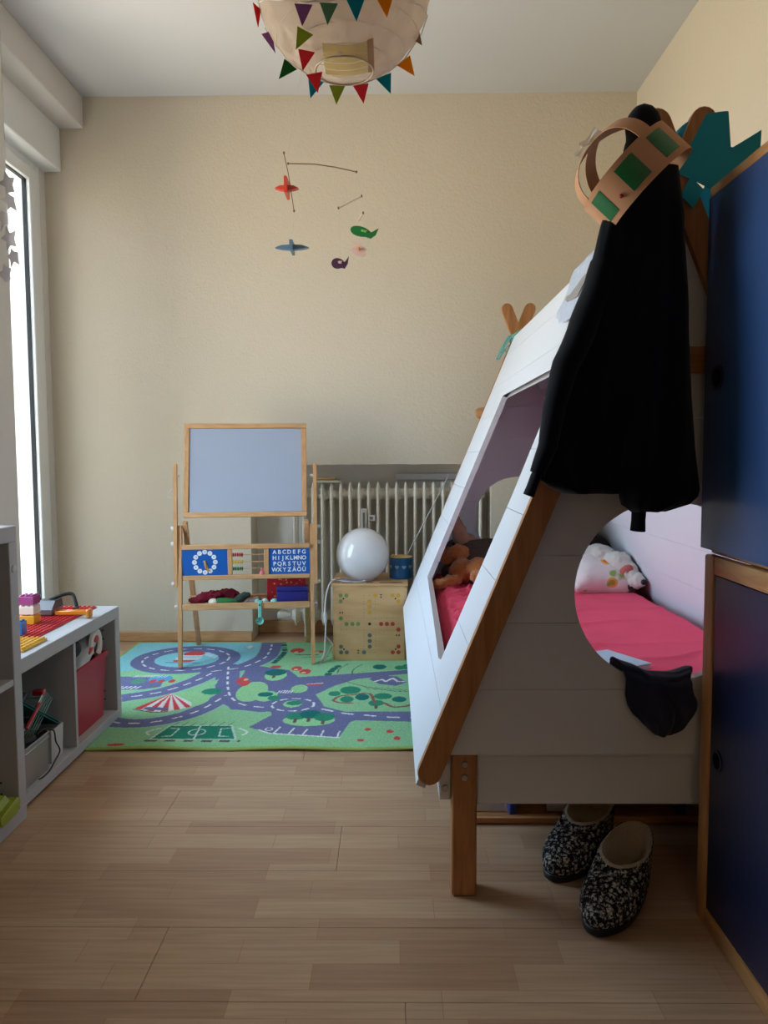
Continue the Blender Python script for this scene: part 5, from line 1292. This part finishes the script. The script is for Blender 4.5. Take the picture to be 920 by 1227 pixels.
soft('brown_scarf', 'flat greyish brown cloth under the wine red cloth', 'cloth', [((-.19, .060, .266), (.085, .022, .006), None), ((-.11, .056, .265), (.06, .018, .005), None)], mat('taupe_cloth', s(120, 98, 90), .9), wr=(.002, 40))
def tbox(name, label, cat, lo, hi, parts):
    t_ = thing(name, label, cat); t_.matrix_world = EM; parts(t_, lo, hi); return t_
M_gred = mat('red_gift_paper', s(178, 20, 36), .5, .4)
def gift(t_, lo, hi):
    bd = G().box(lo, hi, .002).done('box_body', M_gred, t_, local=True)
    st_ = []
    random.seed(2)
    for i in range(26):
        x = random.uniform(lo[0] + .008, hi[0] - .008); z = random.uniform(lo[2] + .01, hi[2] - .008); r_ = random.choice((.003, .0045, .006))
        st_.append((x, z, r_))
    g = G()
    for x, z, r_ in st_:
        pts = [((r_ if q % 2 else r_ * .42) * math.cos(PI * q / 5 + .3) + x, (r_ if q % 2 else r_ * .42) * math.sin(PI * q / 5 + .3) + z) for q in range(10)]
        g.prism(pts, lambda a, b, t: (a, t, b), lo[1] - .0004, lo[1])
    g.done('printed_stars', M_gold, bd, local=True, smooth=False)
tbox('gift_box', 'red box with golden stars standing on easel tray', 'box', (.085, .120, ZTR), (.262, .200, ZTR + .118), gift)
M_nav = mat('navy_box', s(36, 38, 120), .4, .4)
def navy(t_, lo, hi):
    G().box(lo, (hi[0], hi[1], hi[2] - .018), .003, seg=2).done('box_body', M_nav, t_, local=True)
    G().box((lo[0] - .001, lo[1] - .001, hi[2] - .0175), (hi[0] + .001, hi[1] + .001, hi[2]), .004, seg=2).done('lid', M_nav, t_, local=True)
tbox('navy_box', 'small navy blue lidded box in front of red box', 'box', (.132, .045, ZTR), (.272, .115, ZTR + .078), navy)
M_mt = mat('mint_plastic', s(130, 204, 190), .35, .4)
sp_ = thing('mint_spoon', 'mint green plastic measuring spoon hanging off easel tray', 'spoon'); sp_.matrix_world = EM
G().box((.050, .006, .215), (.066, .0095, .2845), .0015).box((.050, .0065, .281), (.066, .06, .2845), .0015).done('handle', M_mt, sp_, local=True)
G().lathe([(.0165, .010), (.0175, .010), (.014, -.004), (.001, -.007), (.001, -.005), (.012, -.002), (.0165, .010)], (.058, .006, .203), 20, M=Matrix.Rotation(R(90), 4, 'X'), caps=False).done('bowl', M_mt, sp_, local=True)
G().lathe([(.004, 0), (.004, .0006)], (.058, .0058, .272), 12, M=Matrix.Rotation(R(90), 4, 'X')).done('hole', M_black, sp_, local=True)
for x, r_, lb in ((.042, .021, 'mint green upturned measuring cup beside hanging spoon'), (.078, .018, 'pale mint upturned cup right behind the hanging spoon'), (.120, .020, 'mint green upturned cup beside the navy box')):
    o = G().lathe([(r_, 0), (r_ * .95, .010), (r_ * .75, .021), (r_ * .35, .027), (.0005, .028)], (x, .068 if x < .1 else .062, ZTR), 20).done('mint_cup', M_mt if x != .078 else mat('pale_mint', s(180, 214, 206), .4), None, local=True)
    o.matrix_world = EM; tag(o, lb, 'cup', 'mint cups on the tray')
o = G().lathe([(.011, 0), (.010, .010), (.004, .017), (.006, .022), (.0045, .028), (.0005, .030)], (.068, py, .4042), 14).done('pink_figure', mat('pink_plastic', s(224, 110, 124), .4), None, local=True)
o.matrix_world = EM; tag(o, 'tiny pink figure standing on the abacus rail', 'figure')
# ================================================================= paper lantern with bunting
LC, LR = Vector((-.100, 1.72, 1.945)), .188
lt = thing('paper_lantern', 'round crinkled paper lantern with small bunting flags on ceiling', 'lantern', tuple(LC))
M_lp = mat('rice_paper', s(226, 204, 180), .8, .3, transl=.45, transp=.28, bump=.9, bscale=22, bdist=.012, var=.14, vscale=6)
prof_n, az = 44, 72
g = G(); rg = []
for i in range(prof_n + 1):
    a = R(-72 + 144 * i / prof_n); ring = []
    for q in range(az):
        t_ = 2 * PI * q / az
        rr = LR * (1 - .018 * (0.5 - .5 * math.cos(2 * PI * i / 4))) + .007 * fold((math.cos(t_) * math.cos(a), math.sin(t_) * math.cos(a), math.sin(a)), 6)
        ring.append(Vector((rr * math.cos(a) * math.cos(t_), rr * math.cos(a) * math.sin(t_), rr * .985 * math.sin(a))))
    rg.append(ring)
g.rings(rg, cap0=False, cap1=False); g.done('paper_shade', M_lp, lt, local=True, ang=80)
M_wireb = mat('wire_rib', s(196, 176, 150), .5)
g = G(); hl = []
for i in range(11 * 36 + 1):
    a = R(-72 + 144 * i / (11 * 36)); t_ = 2 * PI * i / 36; hl.append((LR * .993 * math.cos(a) * math.cos(t_), LR * .993 * math.cos(a) * math.sin(t_), LR * .98 * math.sin(a)))
g.tube(hl, .0006, 5); g.done('wire_rib', M_wireb, lt, local=True)
for z in (-1, 1):
    G().tube([(.0625 * math.cos(t_), .0625 * math.sin(t_), z * LR * .94) for t_ in [2 * PI * q / 32 for q in range(32)]], .0018, 6, loop=True).done('end_ring', M_wireb, lt, local=True)
G().tube([(0, 0, LR * .94), (0, 0, LR * .5)], .004, 8).tube([(-.062, 0, LR * .94), (.062, 0, LR * .94)], .0015, 6).done('hanger', M_wireb, lt, local=True)
G().lathe([(.018, .10), (.020, .06), (.019, .045)], (0, 0, 0), 16).done('lamp_socket', M_white, lt, local=True)
G().lathe([(.012, .045), (.024, .02), (.030, -.005), (.024, -.028), (.001, -.036)], (0, 0, 0), 18).done('bulb', M_opal, lt, local=True)
G().tube([(0, 0, LR * .5), (0, 0, ZC - LC.z - .001)], .003, 8).done('cord', M_white, lt, local=True)
G().lathe([(.001, ZC - LC.z - .05), (.045, ZC - LC.z - .004), (.045, ZC - LC.z - .0005)], (0, 0, 0), 20).done('ceiling_cup', M_white, lt, local=True)
# strip of yellow paper stuck over the lower opening
M_yp = mat('yellowed_paper', s(226, 202, 140), .85, .2, transl=.35, var=.08, vscale=20)
def sph(az_, el, r_=LR): return Vector((r_ * math.cos(R(el)) * math.cos(R(az_)), r_ * math.cos(R(el)) * math.sin(R(az_)), r_ * .985 * math.sin(R(el))))
def onball(x, y, r_): return Vector((x, y, -math.sqrt(max(0, r_ * r_ - x * x - y * y)) * .985))
for i in range(4): G().sheet(lambda u, v: onball(-.040 + .092 * u, -.085 + i * .022 + .0205 * v, LR * 1.004), 8, 4).done('paper_strip', M_yp, lt, local=True)
G().sheet(lambda u, v: onball(.052 + .013 * u, -.087 + .09 * v, LR * 1.008), 4, 12).done('tape_strip', mat('brown_tape', s(176, 132, 84), .6), lt, local=True)
# bunting flags
FC = dict(green=s(44, 124, 60), teal=s(30, 160, 176), olive=s(168, 180, 74), rose=s(226, 84, 96), orange=s(238, 168, 30), purple=s(160, 116, 160), sage=s(120, 160, 130), red=s(206, 60, 60), brown=s(170, 136, 104))
FM = {k: mat('flag_' + k, v_,   .85, .15, transl=.5) for k, v_ in FC.items()}
M_thr0 = mat('cotton_string', s(220, 214, 204), .8)
def flag3(az_, el, col, tilt, w_=.036, h_=.042, out=.003, yaw=0):
    c_ = sph(az_, el, LR + out); t_ = Vector((math.cos(R(yaw)) * math.cos(R(tilt)), math.sin(R(yaw)) * math.cos(R(tilt)), math.sin(R(tilt))))
    n_ = t_.cross(Vector((0, 0, 1))).normalized(); dn = (n_.cross(t_)).normalized()
    if dn.z > 0: dn = -dn
    th = n_ * .0006; P_ = [c_ - t_ * w_ / 2, c_ + t_ * w_ / 2, c_ + dn * h_]
    G().rings([[p - th for p in P_], [p + th for p in P_]]).done('flag', FM[col], lt, local=True, smooth=False)
for q in ((157, -46, 'green', -40), (134, -59, 'teal', -18), (105, -65, 'olive', -3), (68, -63, 'rose', 8), (38, -56, 'teal', 22), (25, -42, 'orange', 36)): flag3(*q)
for q in ((-118, -37, 'purple', -4), (-98, -39, 'sage', -4), (-78, -37, 'teal', 2), (-57, -32, 'orange', 6), (-126, -50, 'olive', -28), (-141, -60, 'rose', -12), (175, -70, 'rose', 10)): flag3(*q, out=.004)
flag3(174, -27, 'purple', 30, w_=.030, yaw=40); flag3(-179, -13, 'red', 5, w_=.034, yaw=70); flag3(14, -27, 'brown', -60, w_=.034, yaw=60)
g = G()
for st_ in ([(174, -24), (157, -44), (134, -58), (105, -64), (68, -62), (38, -55), (25, -41), (14, -25), (0, -20), (-20, -24), (-57, -31), (-78, -36), (-98, -38), (-118, -36), (-150, -24), (-179, -11)],):
    g.tube([sph(a, e, LR + .003) for a, e in st_], .0012, 5)
g.done('bunting_string', M_thr0, lt, local=True)

# ================================================================= mobile with wooden aeroplanes
MY = 3.10
mo = thing('plane_mobile', 'wooden mobile with small coloured aeroplanes hanging from ceiling', 'mobile', (-.25, MY, 1.7))
M_thr = mat('white_thread', s(214, 208, 198), .8)
M_rodd = mat('dark_rod', s(120, 84, 60), .6); M_rodl = mat('pale_rod', s(222, 206, 184), .6)
def P3(x, z, dy=0): return Vector((x, MY + dy, z))
G().tube([P3(-.404, 2.086), P3(-.36, 2.085), P3(-.30, 2.083), P3(-.22, 2.071), P3(-.136, 2.052)], .0022, 6).done('curved_rod', M_rodd, mo)
G().tube([P3(-.420, 2.127), P3(-.404, 2.05), P3(-.395, 1.99), P3(-.383, 1.905)], .0018, 6).done('curved_rod', M_rodd, mo)
G().tube([P3(-.117, 1.960), P3(-.206, 1.909, -.02)], .0040, 6).done('short_rod', M_rodl, mo)
G().tube([P3(-.111, 1.895), P3(-.130, 1.868, .01)], .0038, 6).done('short_rod', M_rodl, mo)
for x, z in ((-.420, 2.127), (-.404, 2.086), (-.136, 2.052), (-.117, 1.960), (-.206, 1.909), (-.111, 1.895), (-.383, 1.905)):
    G().ell((x, MY - (.02 if x == -.206 else 0), z), (.0042, .0042, .0055), u=8, v=6).done('bead', M_rodd, mo)
for a_, b_ in (((-.383, 1.905), (-.392, 1.764)), ((-.136, 2.052), (-.117, 1.960)), ((-.117, 1.96), (-.111, 1.895)), ((-.111, 1.895), (-.108, 1.835)), ((-.130, 1.868), (-.126, 1.772)), ((-.206, 1.909), (-.203, 1.715)), ((-.27, 2.079), (-.30, ZC - .001)), ((-.410, 2.10), (-.30, ZC - .001))):
    G().tube([P3(*a_), P3(*b_)], .0010, 5).done('thread', M_thr, mo)
def woodp(nm, c_): return mat(nm, c_, .45, .4, coat=.2)
A_r, A_b, A_g, A_w, A_p, A_o = woodp('plane_red', s(206, 62, 40)), woodp('plane_blue', s(84, 116, 140)), woodp('plane_green', s(30, 116, 56)), woodp('plane_pink', s(226, 190, 178)), woodp('plane_purple', s(74, 44, 74)), woodp('plane_orange', s(214, 140, 50))
def fish(cx_, cz_, ln, ht, tilt, body, wing, flip=1, tail=True, tri_=(1, 0)):
    """flat-cut aeroplane seen from the side: fat nose, tail fin"""
    pts = []
    for i in range(22):
        a = 2 * PI * i / 22; x = -.12 * ln + ln * .40 * math.cos(a); z = ht * .5 * math.sin(a) * (1 - .12 * math.cos(a))
        pts.append((x, z))
    fin = [(.10 * ln, .20 * ht), (.28 * ln, .18 * ht), (.50 * ln, .75 * ht), (.46 * ln, .05 * ht), (.30 * ln, -.45 * ht), (.05 * ln, -.40 * ht)]
    ct_, st_ = math.cos(tilt), math.sin(tilt)
    f = lambda a, b, t: (cx_ + flip * (a * ct_ - b * st_), MY + t, cz_ + a * st_ + b * ct_)
    G().prism(pts, f, -.004, .004).prism(fin, f, -.0035, .0035).done('fuselage', body, mo, ang=30)
    wg = [(-.10 * ln, -.02 * ht), (.10 * ln, -.02 * ht), (.10 * ln, .05 * ht), (-.10 * ln, .05 * ht)]
    G().prism(wg, f, -.03, .03).done('wing', wing, mo, ang=30)
    for q in (-.05, .02, .09): G().prism([(ln * q - .002, .16 * ht), (ln * q + .002, .16 * ht), (ln * q + .002, .25 * ht), (ln * q - .002, .25 * ht)], f, -.0046, .0046).done('window_mark', A_w, mo, smooth=False)
fish(-.108, 1.820, .105, .038, R(-14), A_g, woodp('plane_leaf', s(110, 180, 90)))
fish(-.203, 1.700, .066, .040, R(-4), A_p, A_w)
fish(-.126, 1.752, .046, .058, R(70), A_w, A_o)
def head_on(cx_, cz_, span, fus, m):
    G().prism([(cx_ - span / 2, cz_), (cx_ - span * .3, cz_ + .009), (cx_, cz_ + .011), (cx_ + span * .3, cz_ + .009), (cx_ + span / 2, cz_), (cx_ + span * .3, cz_ - .006), (cx_, cz_ - .009), (cx_ - span * .3, cz_ - .006)], lambda a, b, t: (a, MY + t, b), -.012, .012).done('wing', m, mo, ang=30)
    G().prism([(cx_ - .005, cz_ - fus), (cx_ + .005, cz_ - fus), (cx_ + .006, cz_ + fus * 1.2), (cx_ - .006, cz_ + fus * 1.2)], lambda a, b, t: (a, MY + t, b), -.045, .045).done('fuselage', m, mo)
head_on(-.410, 1.990, .092, .028, A_r); G().prism([(-.422, 2.00), (-.417, 2.00), (-.418, 2.05), (-.421, 2.05)], lambda a, b, t: (a, MY + t, b), .02, .045).done('tail_fin', A_r, mo)
head_on(-.392, 1.762, .132, .018, A_b)
for o in list(bpy.data.objects):
    if o.data and hasattr(o.data, 'materials') and o.type == 'MESH' and not o.data.materials: o.data.materials.append(M_white)
